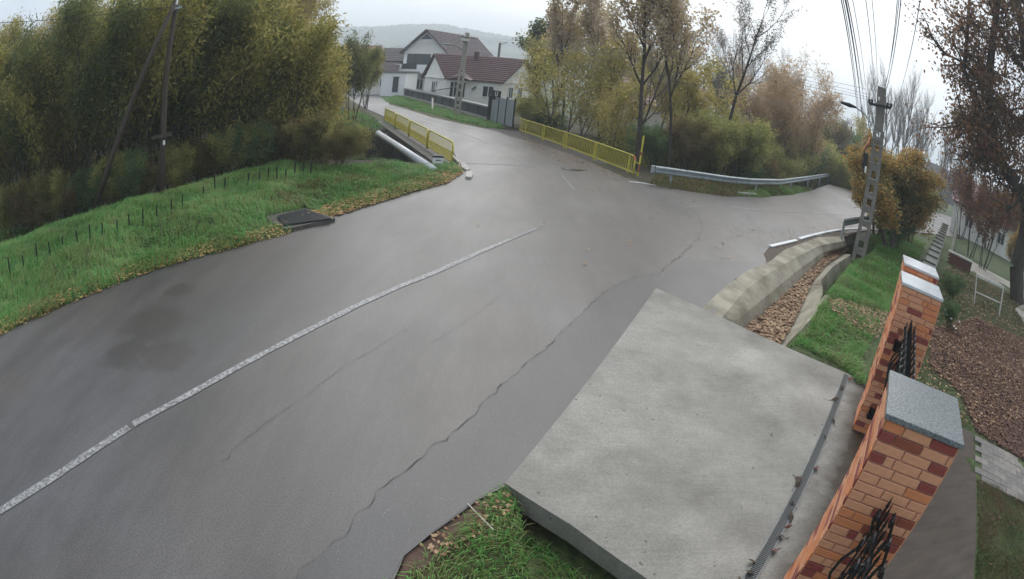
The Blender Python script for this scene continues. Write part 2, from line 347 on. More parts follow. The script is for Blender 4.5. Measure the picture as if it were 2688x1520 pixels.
# ------------------------------------------------------------------ ground sheet
def axis(a, b, step, far, grow=1.18):
    c = list(np.arange(a, b, step)); s = step; p = a; q = b; lo = []; hi = []
    while p > -far: s *= grow; p -= s; lo.append(p)
    s = step
    while q < far: hi.append(q); s *= grow; q += s
    return np.array(lo[::-1] + c + hi)
gx = axis(-24, 30, .22, 2600); gy = axis(-4, 42, .22, 2600)
XX, YY = np.meshgrid(gx, gy, indexing='ij'); ZZ = ground_z(XX, YY)
nx, ny = XX.shape; idx = np.arange(nx*ny).reshape(nx, ny)
F = np.stack([idx[:-1, :-1].ravel(), idx[1:, :-1].ravel(), idx[1:, 1:].ravel(), idx[:-1, 1:].ravel()], 1)
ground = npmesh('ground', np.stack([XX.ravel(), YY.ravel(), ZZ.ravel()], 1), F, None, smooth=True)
tag(ground, kind='structure')
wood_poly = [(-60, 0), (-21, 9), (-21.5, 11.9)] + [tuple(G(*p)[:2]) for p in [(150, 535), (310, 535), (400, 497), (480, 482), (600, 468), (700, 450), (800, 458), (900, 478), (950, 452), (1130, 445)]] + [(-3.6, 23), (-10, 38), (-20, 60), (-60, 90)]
yard_brown = [tuple(G(*p)[:2]) for p in [(2440, 860), (2560, 840), (2700, 900), (2700, 1230), (2560, 1130), (2520, 1040), (2440, 960)]]
mg = bpy.data.materials.new('ground_soil'); mg.use_nodes = True
def vcol(o, cols):
    a = o.data.color_attributes.new('tint', 'FLOAT_COLOR', 'POINT'); a.data.foreach_set('color', np.concatenate([cols, np.ones((len(cols), 1))], 1).astype(np.float32).ravel())
xf, yf = XX.ravel(), YY.ravel()
cg = np.tile(np.array([[.045, .085, .022]]), (len(xf), 1))
n1 = (wav(xf, yf, 2.5, 11)*.5+.5)[:, None]
cg = cg*(1-.5*n1) + np.array([[.085, .075, .035]])*.5*n1
dr = seg_dist(xf, yf, road_poly, True)[:, None]; k = (1-sstep(.1, .6, dr)); cg = cg*(1-k) + np.array([[.11, .075, .045]])*k
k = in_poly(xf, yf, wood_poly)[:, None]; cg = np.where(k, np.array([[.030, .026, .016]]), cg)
k = in_poly(xf, yf, yard_brown)[:, None]; cg = np.where(k, np.array([[.060, .030, .022]]), cg)
rb = [(3.5, 23), (9, 23.6), (20, 33), (30, 43), (30, 60), (-3, 60), (-2, 38)]; k = in_poly(xf, yf, rb)[:, None]; cg = np.where(k, np.array([[.06, .055, .028]]), cg)
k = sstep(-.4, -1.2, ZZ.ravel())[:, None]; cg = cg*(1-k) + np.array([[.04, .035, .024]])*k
k = sstep(120, 400, np.hypot(xf, yf))[:, None]; cg = cg*(1-k) + np.array([[.06, .075, .035]])*k
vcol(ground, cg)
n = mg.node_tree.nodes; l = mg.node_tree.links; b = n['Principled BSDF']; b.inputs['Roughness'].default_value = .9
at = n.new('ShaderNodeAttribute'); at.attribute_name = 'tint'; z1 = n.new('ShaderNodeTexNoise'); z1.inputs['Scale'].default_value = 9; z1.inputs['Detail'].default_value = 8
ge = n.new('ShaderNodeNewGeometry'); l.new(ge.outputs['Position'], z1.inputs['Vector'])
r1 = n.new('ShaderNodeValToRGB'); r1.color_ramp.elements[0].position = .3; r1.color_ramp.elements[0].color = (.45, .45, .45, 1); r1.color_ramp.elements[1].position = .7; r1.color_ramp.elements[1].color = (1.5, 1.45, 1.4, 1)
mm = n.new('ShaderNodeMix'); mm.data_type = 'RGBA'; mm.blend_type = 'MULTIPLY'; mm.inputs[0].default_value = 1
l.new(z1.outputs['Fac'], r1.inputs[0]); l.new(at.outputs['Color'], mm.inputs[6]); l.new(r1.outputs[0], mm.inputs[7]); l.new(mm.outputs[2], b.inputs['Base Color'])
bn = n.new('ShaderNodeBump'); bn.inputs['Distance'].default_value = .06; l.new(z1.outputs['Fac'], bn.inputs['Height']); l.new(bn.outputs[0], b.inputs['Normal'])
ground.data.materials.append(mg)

# ------------------------------------------------------------------ road and its markings
def sheet(name, pts, z, m, parent=None, jit=0, step=.35, thick=.05):
    P = []; n_ = len(pts); rr = random.Random(3)
    for i in range(n_):
        a = Vector((*pts[i][:2], 0)); b_ = Vector((*pts[(i+1) % n_][:2], 0)); L = (b_-a).length
        k = 1 if (L > 20 or not jit) else max(1, int(L/step)); nn = Vector((-(b_-a).y, (b_-a).x, 0)).normalized() if L > 0 else Vector()
        for j in range(k):
            q = a + (b_-a)*(j/k)
            if jit and L <= 20: q += nn*(rr.uniform(-jit, jit) + .6*jit*math.sin(q.x*2.1+q.y*1.7))
            P.append((q.x, q.y))
    import bmesh
    bm = bmesh.new(); o0 = root_loc(parent) if parent is not None else Vector()
    vs_ = [bm.verts.new((x-o0.x, y-o0.y, z-o0.z)) for x, y in P]; f = bm.faces.new(vs_); f.normal_update()
    if f.normal.z < 0: f.normal_flip()
    if thick:
        r_ = bmesh.ops.extrude_face_region(bm, geom=[f]); lo = [q for q in r_['geom'] if isinstance(q, bmesh.types.BMVert)]
        for q in lo: q.co.z -= 0
        for q in vs_: q.co.z -= thick
    bmesh.ops.triangulate(bm, faces=bm.faces[:]); bmesh.ops.recalc_face_normals(bm, faces=bm.faces[:])
    me = bpy.data.meshes.new(name); bm.to_mesh(me); bm.free()
    return link(name, me, m, parent)
road = sheet('road', road_poly, 0, 'asphalt', jit=.045); tag(road, kind='structure')
# a darker strip of newer asphalt along the near edge, bounded by the long crack
crk_main = [(770, 1520), (900, 1405), (1010, 1275), (1110, 1195), (1220, 1115), (1320, 1010), (1420, 925), (1500, 845), (1560, 790), (1610, 750), (1680, 722), (1740, 720)]
strip = [tuple(G(*p)[:2]) for p in crk_main] + [tuple(G(*p)[:2]) for p in [(1800, 680), (1985, 690), (2000, 697), (1925, 735), (1880, 800), (1872, 832), (1760, 800), (1655, 885), (1540, 1052), (1360, 1275), (1322, 1270), (1245, 1315), (1145, 1390), (1060, 1460), (1025, 1520)]]
sheet('asphalt_strip', strip, .004, 'asphalt_edge', road, thick=0)

def worn(name, lo, hi):
    m = mat(name, (.62, .62, .60), .5, .1, 7); n = m.node_tree.nodes; l = m.node_tree.links; b = n['Principled BSDF']
    g = n.new('ShaderNodeNewGeometry'); z = n.new('ShaderNodeTexNoise'); z.inputs['Scale'].default_value = 17; z.inputs['Detail'].default_value = 6; z.inputs['Roughness'].default_value = .8
    l.new(g.outputs['Position'], z.inputs['Vector']); r = n.new('ShaderNodeValToRGB'); e = r.color_ramp.elements
    e[0].position = lo; e[0].color = (.12, .12, .125, 1); e[1].position = hi; e[1].color = (.47, .47, .46, 1)
    l.new(z.outputs['Fac'], r.inputs[0]); l.new(r.outputs[0], b.inputs['Base Color']); return m
M['paint_worn'] = worn('paint_worn', .43, .64); M['paint_faded'] = worn('paint_faded', .46, .70)
def strip_line(name, pts, wd, m, z=.006, parent=None, jit=0, seg=.25):
    P = []; rr = random.Random(len(pts)*7+int(abs(pts[0][0]*10)))
    for i in range(len(pts)-1):
        a, b_ = Vector(pts[i]), Vector(pts[i+1]); k = max(1, int((b_-a).length/seg))
        for j in range(k): P.append(lerp(a, b_, j/k))
    P.append(Vector(pts[-1])); v = []; f = []
    for i, p in enumerate(P):
        t = (P[min(i+1, len(P)-1)] - P[max(i-1, 0)]); t.z = 0; t.normalize(); nn = Vector((-t.y, t.x, 0))
        j = rr.uniform(-jit, jit); ww = wd*(rr.choice((.12, .3, .55, .9, 1.3)) if jit else rr.uniform(.86, 1.08))
        if jit and (i == 0 or i == len(P)-1): ww *= .2
        v += [p + nn*(j+ww/2) + Vector((0, 0, z)), p + nn*(j-ww/2) + Vector((0, 0, z))]
        if i: f.append((2*i-2, 2*i-1, 2*i+1, 2*i))
    b_ = MB(); b_.add(v, f); return b_.build(name, m, parent)
def gp(pp, z=0): return [G(x, y, z) for x, y in pp]
for pp, wd, m in (([(-60, 1380), (0, 1343), (150, 1248), (338, 1123)], .14, 'paint_worn'),
                  ([(350, 1115), (500, 1034), (647, 952), (800, 872), (939, 802), (1050, 752), (1148, 713), (1260, 662), (1340, 628)], .13, 'paint_worn'),
                  ([(1340, 628), (1408, 600)], .11, 'paint_faded'), ([(1050, 298), (1120, 318), (1200, 345), (1290, 376)], .16, 'paint_worn'),
                  ([(1310, 392), (1385, 430)], .12, 'paint_faded'), ([(1205, 428), (1300, 431), (1402, 436)], .14, 'paint_faded'),
                  
                  ([(1475, 460), (1508, 500)], .1, 'paint_faded'), ([(1652, 477), (1690, 481), (1722, 487)], .13, 'white_paint'), ([(1745, 492), (1800, 503)], .1, 'paint_worn'),
                  ([(1795, 545), (1850, 541)], .1, 'paint_faded'), ([(1915, 543), (1970, 549), (2015, 553)], .14, 'paint_worn'), ([(2030, 556), (2120, 558)], .10, 'paint_faded'),
                  ([(2135, 558), (2200, 562), (2262, 566)], .15, 'paint_worn'), ([(2118, 530), (2160, 532)], .14, 'paint_faded'), ([(2170, 533), (2240, 541)], .14, 'paint_faded')):
    strip_line('road_marking', gp(pp), wd, m, .0085, road)
for pp, wd, jit in (([(580, 1215), (640, 1160), (700, 1110), (760, 1065), (840, 1010), (910, 955), (970, 925), (1040, 880), (1066, 866), (1060, 850), (1018, 838)], .018, .03),
                    (crk_main, .028, .04), ([(1130, 905), (1180, 870), (1250, 825), (1330, 765), (1420, 700), (1478, 650)], .012, .02),
                    ([(1740, 720), (1745, 700), (1790, 672), (1830, 630), (1843, 600), (1838, 575), (1820, 555), (1775, 525), (1700, 508), (1600, 490)], .05, .06),
                    ([(1820, 557), (1880, 590), (1920, 610), (1990, 640), (2030, 655)], .05, .06), ([(1830, 628), (1900, 630), (1950, 618)], .03, .04),
                    ([(1400, 625), (1500, 640), (1600, 655), (1700, 680), (1745, 695)], .012, .03), ([(1200, 525), (1260, 545), (1330, 550)], .02, .03),
                    ([(1010, 690), (1050, 705), (1110, 712)], .012, .03), ([(1450, 540), (1500, 580), (1560, 620)], .01, .03), ([(1180, 700), (1280, 650), (1380, 610)], .008, .02),
                    ([(1290, 365), (1330, 378), (1360, 392)], .05, .05), ([(1180, 520), (1330, 545), (1450, 560)], .01, .03)):
    strip_line('crack', gp(pp), wd*.34, 'tar', .0125, road, jit, .12)
# a sunken wet patch by the right-hand railing
sheet('puddle', [tuple(G(*p)[:2]) for p in [(1470, 441), (1500, 443), (1540, 447), (1515, 450), (1480, 446)]], .014, 'glass', road, thick=0)
# painted kerb stones by the ditch
t_ = empty('kerb', G(2100, 625), 'low white painted concrete kerb along the ditch beside the side road', 'kerb')
for a, b_ in (((2022, 648), (2090, 632)), ((2098, 628), (2130, 619)), ((2132, 618.5), (2165, 611)), ((2167, 610.5), (2205, 604)), ((2208, 603.5), (2262, 600))):
    A, B = G(*a), G(*b_); MB().bar(A + Vector((0, 0, .02)), B + Vector((0, 0, .02)), .15, .045).build('kerb_stone', 'white_paint', t_, bevel=.012)
t_ = empty('kerb', G(1225, 455), 'short broken pale kerb beside the left end of the bridge', 'kerb')
for pp in ([(1208, 432), (1222, 434), (1234, 448), (1226, 452), (1212, 444)], [(1222, 455), (1238, 453), (1241, 464), (1236, 471), (1221, 469)], [(1185, 412), (1190, 411), (1206, 428), (1202, 430)]):
    MB().prism([G(*p) for p in pp][::-1], -.02, .09).build('kerb_stone', 'kerb', t_, bevel=.015)

# ------------------------------------------------------------------ driveway slab, drain
SZ = .035
e0, e1 = G(1325, 1268, SZ), G(1722, 756, SZ)
b_ = MB()
slab_pts = [e0, lerp(e0, e1, .5), e1, G(2000, 885, SZ), G(2262, 1000, SZ), G(2262, 1000, SZ) + v_f*1.4 + u_f*.5]
slab_pts += [Vector((10.2, 7.2, SZ))] if False else []
far_c = G(2555, 1160, SZ); nr_c = G(2555, 1520, SZ)
slab_out = [(p.x, p.y) for p in [e0, e1, G(1850, 812, SZ), G(2000, 883, SZ), G(2130, 940, SZ), G(2228, 982, SZ)]] + [(6.75, 7.35), (far_c.x+.25, far_c.y+.3), (nr_c.x, nr_c.y), (nr_c.x-2.6, nr_c.y-3.4), (-.3, -.2)] + [tuple(G(*p, SZ)[:2]) for p in [(1700, 1520), (1500, 1378)]]
ms = bpy.data.materials.new('slab_concrete'); ms.use_nodes = True; n = ms.node_tree.nodes; l = ms.node_tree.links; b = n['Principled BSDF']
g = n.new('ShaderNodeNewGeometry')
def nzn(sc_, st=None, d=5, r_=.6):
    z = n.new('ShaderNodeTexNoise'); z.inputs['Scale'].default_value = sc_; z.inputs['Detail'].default_value = d; z.inputs['Roughness'].default_value = r_
    mpn = n.new('ShaderNodeMapping'); mpn.inputs['Rotation'].default_value = (0, 0, R(37)); mpn.inputs['Scale'].default_value = st or (1, 1, 1)
    l.new(g.outputs['Position'], mpn.inputs[0]); l.new(mpn.outputs[0], z.inputs['Vector']); return z.outputs['Fac']
def rmp(f, p0, c0, p1, c1):
    r_ = n.new('ShaderNodeValToRGB'); e = r_.color_ramp.elements; e[0].position = p0; e[0].color = (*c0, 1); e[1].position = p1; e[1].color = (*c1, 1); l.new(f, r_.inputs[0]); return r_.outputs[0]
def mxc(f, a, bb, typ='MIX'):
    x = n.new('ShaderNodeMix'); x.data_type = 'RGBA'; x.blend_type = typ
    if isinstance(f, float): x.inputs[0].default_value = f
    else: l.new(f, x.inputs[0])
    l.new(a, x.inputs[6]); l.new(bb, x.inputs[7]); return x.outputs[2]
c = rmp(nzn(.45, None, 6, .65), .36, (.15, .143, .126), .60, (.275, .266, .238))
c = mxc(1., c, rmp(nzn(3.2, (.6, 9, 1), 6, .7), .32, (.90, .90, .90), .66, (1.06, 1.06, 1.06)), 'MULTIPLY')
c = mxc(1., c, rmp(nzn(1.1, None, 6, .7), .3, (.86, .86, .86), .66, (1.07, 1.07, 1.07)), 'MULTIPLY')
c = mxc(1., c, rmp(nzn(38, None, 4, .9), .40, (.80, .80, .80), .60, (1.18, 1.18, 1.17)), 'MULTIPLY')
c = mxc(1., c, rmp(nzn(13, None, 1, .4), .215, (.35, .35, .35), .235, (1, 1, 1)), 'MULTIPLY')
# the strip by the gate stays wet and stained brown
sx = n.new('ShaderNodeSeparateXYZ'); mpn = n.new('ShaderNodeVectorMath'); mpn.operation = 'DOT_PRODUCT'; mpn.inputs[1].default_value = (.80, -.60, 0)
l.new(g.outputs['Position'], mpn.inputs[0])
ad = n.new('ShaderNodeMath'); ad.operation = 'MULTIPLY_ADD'; ad.inputs[1].default_value = .9; l.new(nzn(1.3, None, 4), ad.inputs[0]); l.new(mpn.outputs['Value'], ad.inputs[2])
wet = rmp(ad.outputs[0], .0, (0, 0, 0), 1., (1, 1, 1)); wr = wet.node.color_ramp.elements; 
mr = n.new('ShaderNodeMapRange'); mr.inputs['From Min'].default_value = .86; mr.inputs['From Max'].default_value = 1.25; l.new(ad.outputs[0], mr.inputs['Value'])
c = mxc(mr.outputs[0], c, rmp(nzn(2.2, (.8, 3, 1), 6, .7), .3, (.026, .017, .010), .7, (.066, .046, .030)))
l.new(c, b.inputs['Base Color'])
l.new(rmp(nzn(.5), .35, (.45, .45, .45), .6, (.66, .66, .66)), b.inputs['Roughness'])
bn = n.new('ShaderNodeBump'); bn.inputs['Strength'].default_value = .3; bn.inputs['Distance'].default_value = .006; l.new(nzn(8, (1, 4, 1), 6, .8), bn.inputs['Height']); l.new(bn.outputs[0], b.inputs['Normal'])
M['slab'] = ms
drive = sheet('driveway', slab_out, SZ, 'slab', thick=.26); tag(drive, 'pale weathered concrete driveway slab between the road and the brick gate pillars', 'driveway')
# drain channel with grating
dA, dB = G(2222, 985, SZ), G(1968, 1520, SZ); dd_ = (dB-dA).normalized(); dB = dB + dd_*.8; nrm = Vector((-dd_.y, dd_.x, 0)); LEN = (dB-dA).length
dr_ = empty('drain_channel', dA, 'long narrow galvanised drain channel set across the driveway slab', 'drain')
MB().bar(dA + Vector((0, 0, .003)), dB + Vector((0, 0, .003)), .125, .01).build('channel', 'black', dr_)
for s in (-1, 1): MB().bar(dA + nrm*s*.066 + Vector((0, 0, .010)), dB + nrm*s*.066 + Vector((0, 0, .010)), .016, .022).build('frame_rail', 'drain_metal', dr_)
sm = None; ns = 240
for i in range(ns):
    p = lerp(dA, dB, (i+.5)/ns)
    if sm is None:
        q = MB().box((0, 0, 0), (.009, .116, .012), dd_); sm = q.build('slat', 'drain_metal', None); sm.parent = dr_; o = sm
    else: o = sm.copy(); COL.objects.link(o)
    o.location = p - dr_.location + Vector((0, 0, .013))

# ------------------------------------------------------------------ brick pillars
CH = .0875; BL = .285
bmesh_cache = {}
def brick_data(Lx, m):
    k = (round(Lx, 3), m)
    if k not in bmesh_cache:
        o = MB().box((0, 0, 0), (Lx, .016, CH-.013)).build('brick', m); me = o.data; bpy.data.objects.remove(o)
        # small chamfer so that each edge catches light
        import bmesh
        bm = bmesh.new(); bm.from_mesh(me); bmesh.ops.bevel(bm, geom=[e for e in bm.edges if min(v.co.y for v in e.verts) < 0 and max(v.co.y for v in e.verts) < 0], offset=.005, segments=1, affect='EDGES'); bm.to_mesh(me); bm.free()
        bmesh_cache[k] = me
    return bmesh_cache[k]
def pillar(corner, width, top, label, capm, seed, base=0.0, capt=.045, over=.03):
    """corner: front-left corner of the shaft; faces: front (towards -u_f), left (towards -v_f)"""
    rr = random.Random(seed); c = Vector((corner[0], corner[1], 0))
    t = empty('brick_pillar', (c + (u_f+v_f)*width/2), label, 'pillar')
    ctr = c + (u_f+v_f)*width/2; H = top-capt-base
    MB().box((ctr.x, ctr.y, base+H/2), (width-.012, width-.012, H), v_f).build('shaft', 'mortar', t)
    nc = int(H/CH); join = MB()
    for face in range(4):
        if face == 0: o_, ax, nn = c, v_f, -u_f
        elif face == 1: o_, ax, nn = c + u_f*width, -u_f, -v_f
        elif face == 2: o_, ax, nn = c + v_f*width, u_f, v_f
        else: o_, ax, nn = c + (u_f+v_f)*width, -v_f, u_f
        for k in range(nc):
            s = .004; zc = base + H - CH*(k+.5)
            first = (BL*.5 if (k + face) % 2 else BL) - .012
            if rr.random() < .25: first = BL*.62
            while s < width-.03:
                Lx = min(first, width-s-.004)
                if width-s-Lx < .06 and width-s < BL*1.15: Lx = width-s-.004
                Lx = round(Lx, 3)
                r_ = rr.random(); small = Lx < BL*.62
                mt = 'brick_red' if r_ < (.40 if small else (.22 if seed == 3 else .06)) else ('brick_orange' if r_ < .55 else ('brick_light' if r_ < .97 else 'brick_brown'))
                pc = o_ + ax*(s+Lx/2) + nn*.006 + Vector((0, 0, zc))
                if face < 2:
                    ob = bpy.data.objects.new('brick', brick_data(Lx, mt)); COL.objects.link(ob); ob.parent = t
                    # local -y is the face outwards
                    mw = Matrix((ax, -nn, ax.cross(-nn))).transposed().to_4x4(); mw.translation = pc - t.location; ob.matrix_local = mw
                else: join.box(pc, (Lx, .016, CH-.013), ax)
                s += Lx + .012; first = BL - .012
                if rr.random() < .12: first = BL*.3
    jo = join.build('brick_courses', 'brick_light', t); jo['kind'] = 'stuff'
    MB().box((ctr.x, ctr.y, top-capt/2), (width+2*over, width+2*over, capt), v_f).build('cap', capm, t, bevel=.006)
    return t
cap_nf = G(2325, 1085, 2.45); PW = .76
near_p = cap_nf + (u_f+v_f)*.035
P1 = pillar(near_p, PW, 2.45, 'nearest brick gate pillar with a grey speckled granite cap', 'granite', 3)
P2c = G(2238, 1127, SZ)
P2 = pillar((P2c.x, P2c.y), PW, 2.45, 'second brick pillar, tall, with a wet cap coloured white for reflections, behind the nearest one', 'wet_sheen_cap', 5)
P3c = G(2378, 690, 2.45)
P3 = pillar((P3c.x, P3c.y), PW, 2.45, 'farthest brick pillar whose wet cap shows just behind the second pillar', 'wet_sheen_cap', 9)

# ------------------------------------------------------------------ wrought iron gate and fence panel
def scroll(b, o, ax, z, r, turns=1.4, s=1, th=.010):
    pts = []
    for i in range(18):
        a = i/17*turns*2*math.pi; q = r*(1-.8*i/17); pts.append(o + ax*(s*math.cos(a)*q) + Vector((0, 0, z + math.sin(a)*q)))
    b.tube(pts, th, 4)
def iron(name, A, B, zb, zt, label, cat, spikes=True):
    d = (B-A); L = d.length; d.normalize(); t = empty(name, Vector((A.x, A.y, zb)), label, cat); nn = Vector((-d.y, d.x, 0))
    for z in (zb+.08, lerp(zb, zt, .55), zt-.14): MB().bar(A + Vector((0, 0, z)), B + Vector((0, 0, z)), .035, .03).build('rail', 'black_metal', t)
    k = int(L/.13)
    for i in range(k+1):
        p = lerp(A, B, i/k); b = MB(); b.bar(p + Vector((0, 0, zb)), p + Vector((0, 0, zt)), .018)
        b.add([p + Vector((0, 0, zt+.10))] + [p + q*.02 + Vector((0, 0, zt)) for q in (d, nn, -d, -nn)], [(0, 1, 2), (0, 2, 3), (0, 3, 4), (0, 4, 1)])
        b.build('bar', 'black_metal', t)
    b = MB()
    for i in range(int(L/.26)):
        p = lerp(A, B, (i+.5)/int(L/.26))
        for s in (-1, 1):
            scroll(b, p + nn*.06*s, d, zt-.30, .10, s=s, th=.012); scroll(b, p + nn*.08*s, d, zt-.02, .07, s=-s, th=.012)
            b.tube([p + nn*(.10*s + .06*math.sin(a*1.3)) + Vector((0, 0, zt-.02-.16*a)) for a in range(8)], .016, 5)
    b.build('scrollwork', 'black_metal', t)
    return t
pc1 = Vector((near_p.x, near_p.y, 0)) + v_f*PW*.5; pc2 = Vector((P2c.x, P2c.y, 0)) + v_f*PW*.42
gt = iron('iron_gate', pc2 - u_f*.06, pc1 + u_f*(PW+.08), .12, 1.92, 'black wrought iron gate with scrolls between the two big brick pillars', 'gate')
MB().box(pc2 - u_f*.05 - v_f*.12 + Vector((0, 0, .42)), (.12, .10, .16), v_f).build('hinge', 'black_metal', gt)
MB().box(pc2 - u_f*.05 - v_f*.12 + Vector((0, 0, 1.55)), (.12, .10, .16), v_f).build('hinge', 'black_metal', gt)
iron('iron_fence_panel', pc1 - u_f*.05, pc1 - u_f*2.3, .12, 1.78, 'black spiked wrought iron panel fixed to the front of the nearest pillar', 'fence')

# ------------------------------------------------------------------ concrete ditch
def lp(pts, n_):
    out = []; L = [0]
    for i in range(len(pts)-1): L.append(L[-1] + (pts[i+1]-pts[i]).length)
    for k in range(n_):
        s = L[-1]*k/(n_-1); i = max(j for j in range(len(L)) if L[j] <= s+1e-9); i = min(i, len(pts)-2); out.append(lerp(pts[i], pts[i+1], (s-L[i])/(L[i+1]-L[i]+1e-9)))
    return out
Nd = 34
def ext(P, k=.8): P = list(P); return [P[0] + (P[0]-P[1]).normalized()*k] + P
row_out = lp(ext([G(*p, .02) for p in [(1822, 778), (1858, 795), (1905, 752), (1965, 708), (2015, 690), (2060, 655), (2150, 622), (2215, 620)]][1:]), Nd)
row_lip = lp(ext([G(*p, -.02) for p in [(1905, 822), (1955, 762), (2010, 722), (2080, 680), (2150, 645), (2218, 632)]]), Nd)
row_mid = lp(ext([G(*p, -.25) for p in [(1932, 842), (1990, 795), (2045, 750), (2100, 705), (2160, 662), (2222, 645)]]), Nd)
row_bot = lp(ext([G(*p, -.56) for p in [(1955, 868), (2030, 806), (2084, 754), (2136, 703), (2182, 664), (2228, 652)]]), Nd)
row_bor = lp(ext([G(*p, -.58) for p in [(2050, 905), (2078, 855), (2104, 802), (2130, 745), (2165, 702), (2215, 666)]]), Nd)
verts = []; faces = []
row_rlp = lp(ext([G(*p, -.13) for p in [(2098, 912), (2122, 868), (2142, 818), (2160, 768), (2156, 735), (2186, 700), (2234, 668)]]), Nd)
row_ro = [q + Vector((.10, -.12, -.5)) for q in row_rlp]
rows = [row_out, row_lip, row_mid, row_bot, row_bor, row_rlp, row_ro]
for i in range(Nd):
    for r_ in rows: q = r_[i]; verts.append((q.x + random.uniform(-.01, .01), q.y, q.z))
for i in range(Nd-1):
    for j in range(len(rows)-1): a = i*7+j; faces.append((a, a+1, a+8, a+7))
md = mat('ditch_concrete', (.17, .15, .11), .85, 0, 1.3, .35, col2=(.42, .385, .30), bscale=22, detail=7)
ditch = MB(); ditch.add(verts, faces); do = ditch.build('ditch', md, smooth=False); tag(do, kind='structure')
# right lip of the ditch, a rounded concrete piece
t_ = MB(); rb_ = lp([G(*p, -.70) for p in [(2062, 905), (2100, 850), (2140, 800)]], 10); rt = lp([G(*p, -.10) for p in [(2085, 895), (2115, 845), (2140, 805), (2165, 775)]], 10); ro = lp([G(*p, -.10) for p in [(2100, 890), (2130, 845), (2165, 800), (2180, 775)]], 10)
vv = []; ff = []
for i in range(10): vv += [rb_[i], rt[i], ro[i], ro[i]-Vector((0, 0, .5))]
for i in range(9):
    for j in range(3): a = i*4+j; ff.append((a, a+1, a+5, a+4))
ff.append((36, 37, 38, 39)); t_.add(vv, ff); o = t_.build('ditch_wall', md); tag(o, 'rounded pale concrete lip on the grass side of the ditch', 'wall')
# headwall at the far end of the ditch
hw = [G(2218, 612), G(2300, 598)]
o = MB().bar(hw[0] + Vector((0, 0, -.28)), hw[1] + Vector((0, 0, -.28)), .28, .62).build('culvert_headwall', 'concrete', bevel=.02); tag(o, 'concrete culvert headwall under the short guardrail at the ditch end', 'wall')

# ------------------------------------------------------------------ yard paths
pv = empty('paved_path', G(2620, 1190, .02), 'path of grey concrete pavers leading off beside the driveway apron', 'path')
pa, pb = G(2566, 1150, .02), G(2566, 1262, .02); dpath = Vector((.93, -.37, 0)); across = (pb-pa); wp = across.length; across.normalize(); dpath = Vector((-across.y, across.x, 0)); dpath = dpath if dpath.x > 0 else -dpath
pcache = {}
for i in range(24):
    for j in range(8):
        hh = wp/8; mt = 'paver' if random.random() < .55 else 'paver_b'
        if mt not in pcache:
            q = MB().box((0, 0, 0), (hh*1.9-.008, hh-.008, .06), dpath).build('paver', mt); pcache[mt] = q.data; bpy.data.objects.remove(q)
        ob = bpy.data.objects.new('paver', pcache[mt]); COL.objects.link(ob); ob.parent = pv
        ob.location = pa + across*(hh*(j+.5)) + dpath*(hh*1.9*(i+.5+(.5 if j % 2 else 0)) - .1) - pv.location + Vector((0, 0, -.0+random.uniform(-.004, .004)))

# ------------------------------------------------------------------ bridge: deck, railings, pipe
LA, LB = G(1187, 436), G(1008, 318)
RA, RB = G(1662, 462), G(1362, 346)
deck = [ (LA.x-.35, LA.y-1.2), (LB.x-.35, LB.y+.5), (RB.x+.8, RB.y+1), (RA.x+.9, RA.y-.3)]
o = MB().prism([Vector((x, y, 0)) for x, y in deck][::-1], -.75, -.055).build('bridge_deck', 'concrete_dark'); tag(o, 'dark stained concrete bridge deck carrying the road over the creek', 'bridge')
# raised footing beam under the left railing and broken abutment stones
lb_d = (LB-LA).normalized(); lb_n = Vector((-lb_d.y, lb_d.x, 0))
ab = empty('bridge_abutment', LA + lb_n*1.0, 'mossy dark concrete abutment and edge beam below the left yellow railing', 'abutment')
MB().bar(LA - lb_d*.6 + lb_n*.35 + Vector((0, 0, -.12)), LB + lb_n*.35 + Vector((0, 0, -.12)), .5, .32).build('edge_beam', 'concrete_dark', ab, bevel=.03)
for k in range(3):
    MB().box(LA + lb_d*(3.6+k*4.2) + lb_n*.5 + Vector((0, 0, -1.3)), (.5, .9, 2.2), lb_d).build('pier', 'concrete_dark', ab, bevel=.03)
MB().box(LA + lb_d*.4 + lb_n*.9 + Vector((0, 0, -1.3)), (1.6, 1.6, 2.4), lb_d).build('wing_wall', 'concrete_dark', ab, bevel=.05)
rl = empty('bridge_railing', LA, 'yellow bridge railing with wire mesh on the left side of the road', 'railing')
def rail_panel(A, B, H, t, mesh):
    d = (B-A).normalized(); up = Vector((0, 0, 1)); r_ = .22
    pts = [A + up*.02, A + up*(H-r_)] + [A + d*r_*(1-math.cos(a)) + up*(H-r_+r_*math.sin(a)) for a in (R(30), R(60), R(90))] + \
          [B - d*r_*(1-math.cos(a)) + up*(H-r_+r_*math.sin(a)) for a in (R(90), R(60), R(30))] + [B + up*(H-r_), B + up*.02]
    MB().tube(pts, .035, 6).build('frame', 'yellow', t, smooth=True)
    MB().bar(A + up*.16, B + up*.16, .05, .05).build('bottom_rail', 'yellow', t)
    if mesh:
        L = (B-A).length; k = int(L/.15)
        for i in range(1, k): p = lerp(A, B, i/k); MB().bar(p + up*.16, p + up*(H-.03), .018).build('bar', 'yellow', t)
        b = MB()
        for z in np.arange(.22, H*.55, .055): b.bar(A + up*float(z), B + up*float(z), .012)
        for i in range(int(L/.07)): p = lerp(A, B, i/int(L/.07)); b.bar(p + up*.18, p + up*H*.56, .008)
        o = b.build('wire_mesh', 'yellow', t); o['kind'] = 'stuff'
nL = 4; HL = .95
for i in range(nL):
    f0, f1 = i/nL+.006, (i+1)/nL-.006; rail_panel(lerp(LA, LB, f0), lerp(LA, LB, f1), HL, rl, True)
rr_ = empty('bridge_railing', RA, 'long yellow bridge railing with upright bars on the right side of the road', 'railing')
L = (RB-RA).length; up = Vector((0, 0, 1)); HR = .92
def rail_z(p): return up*0
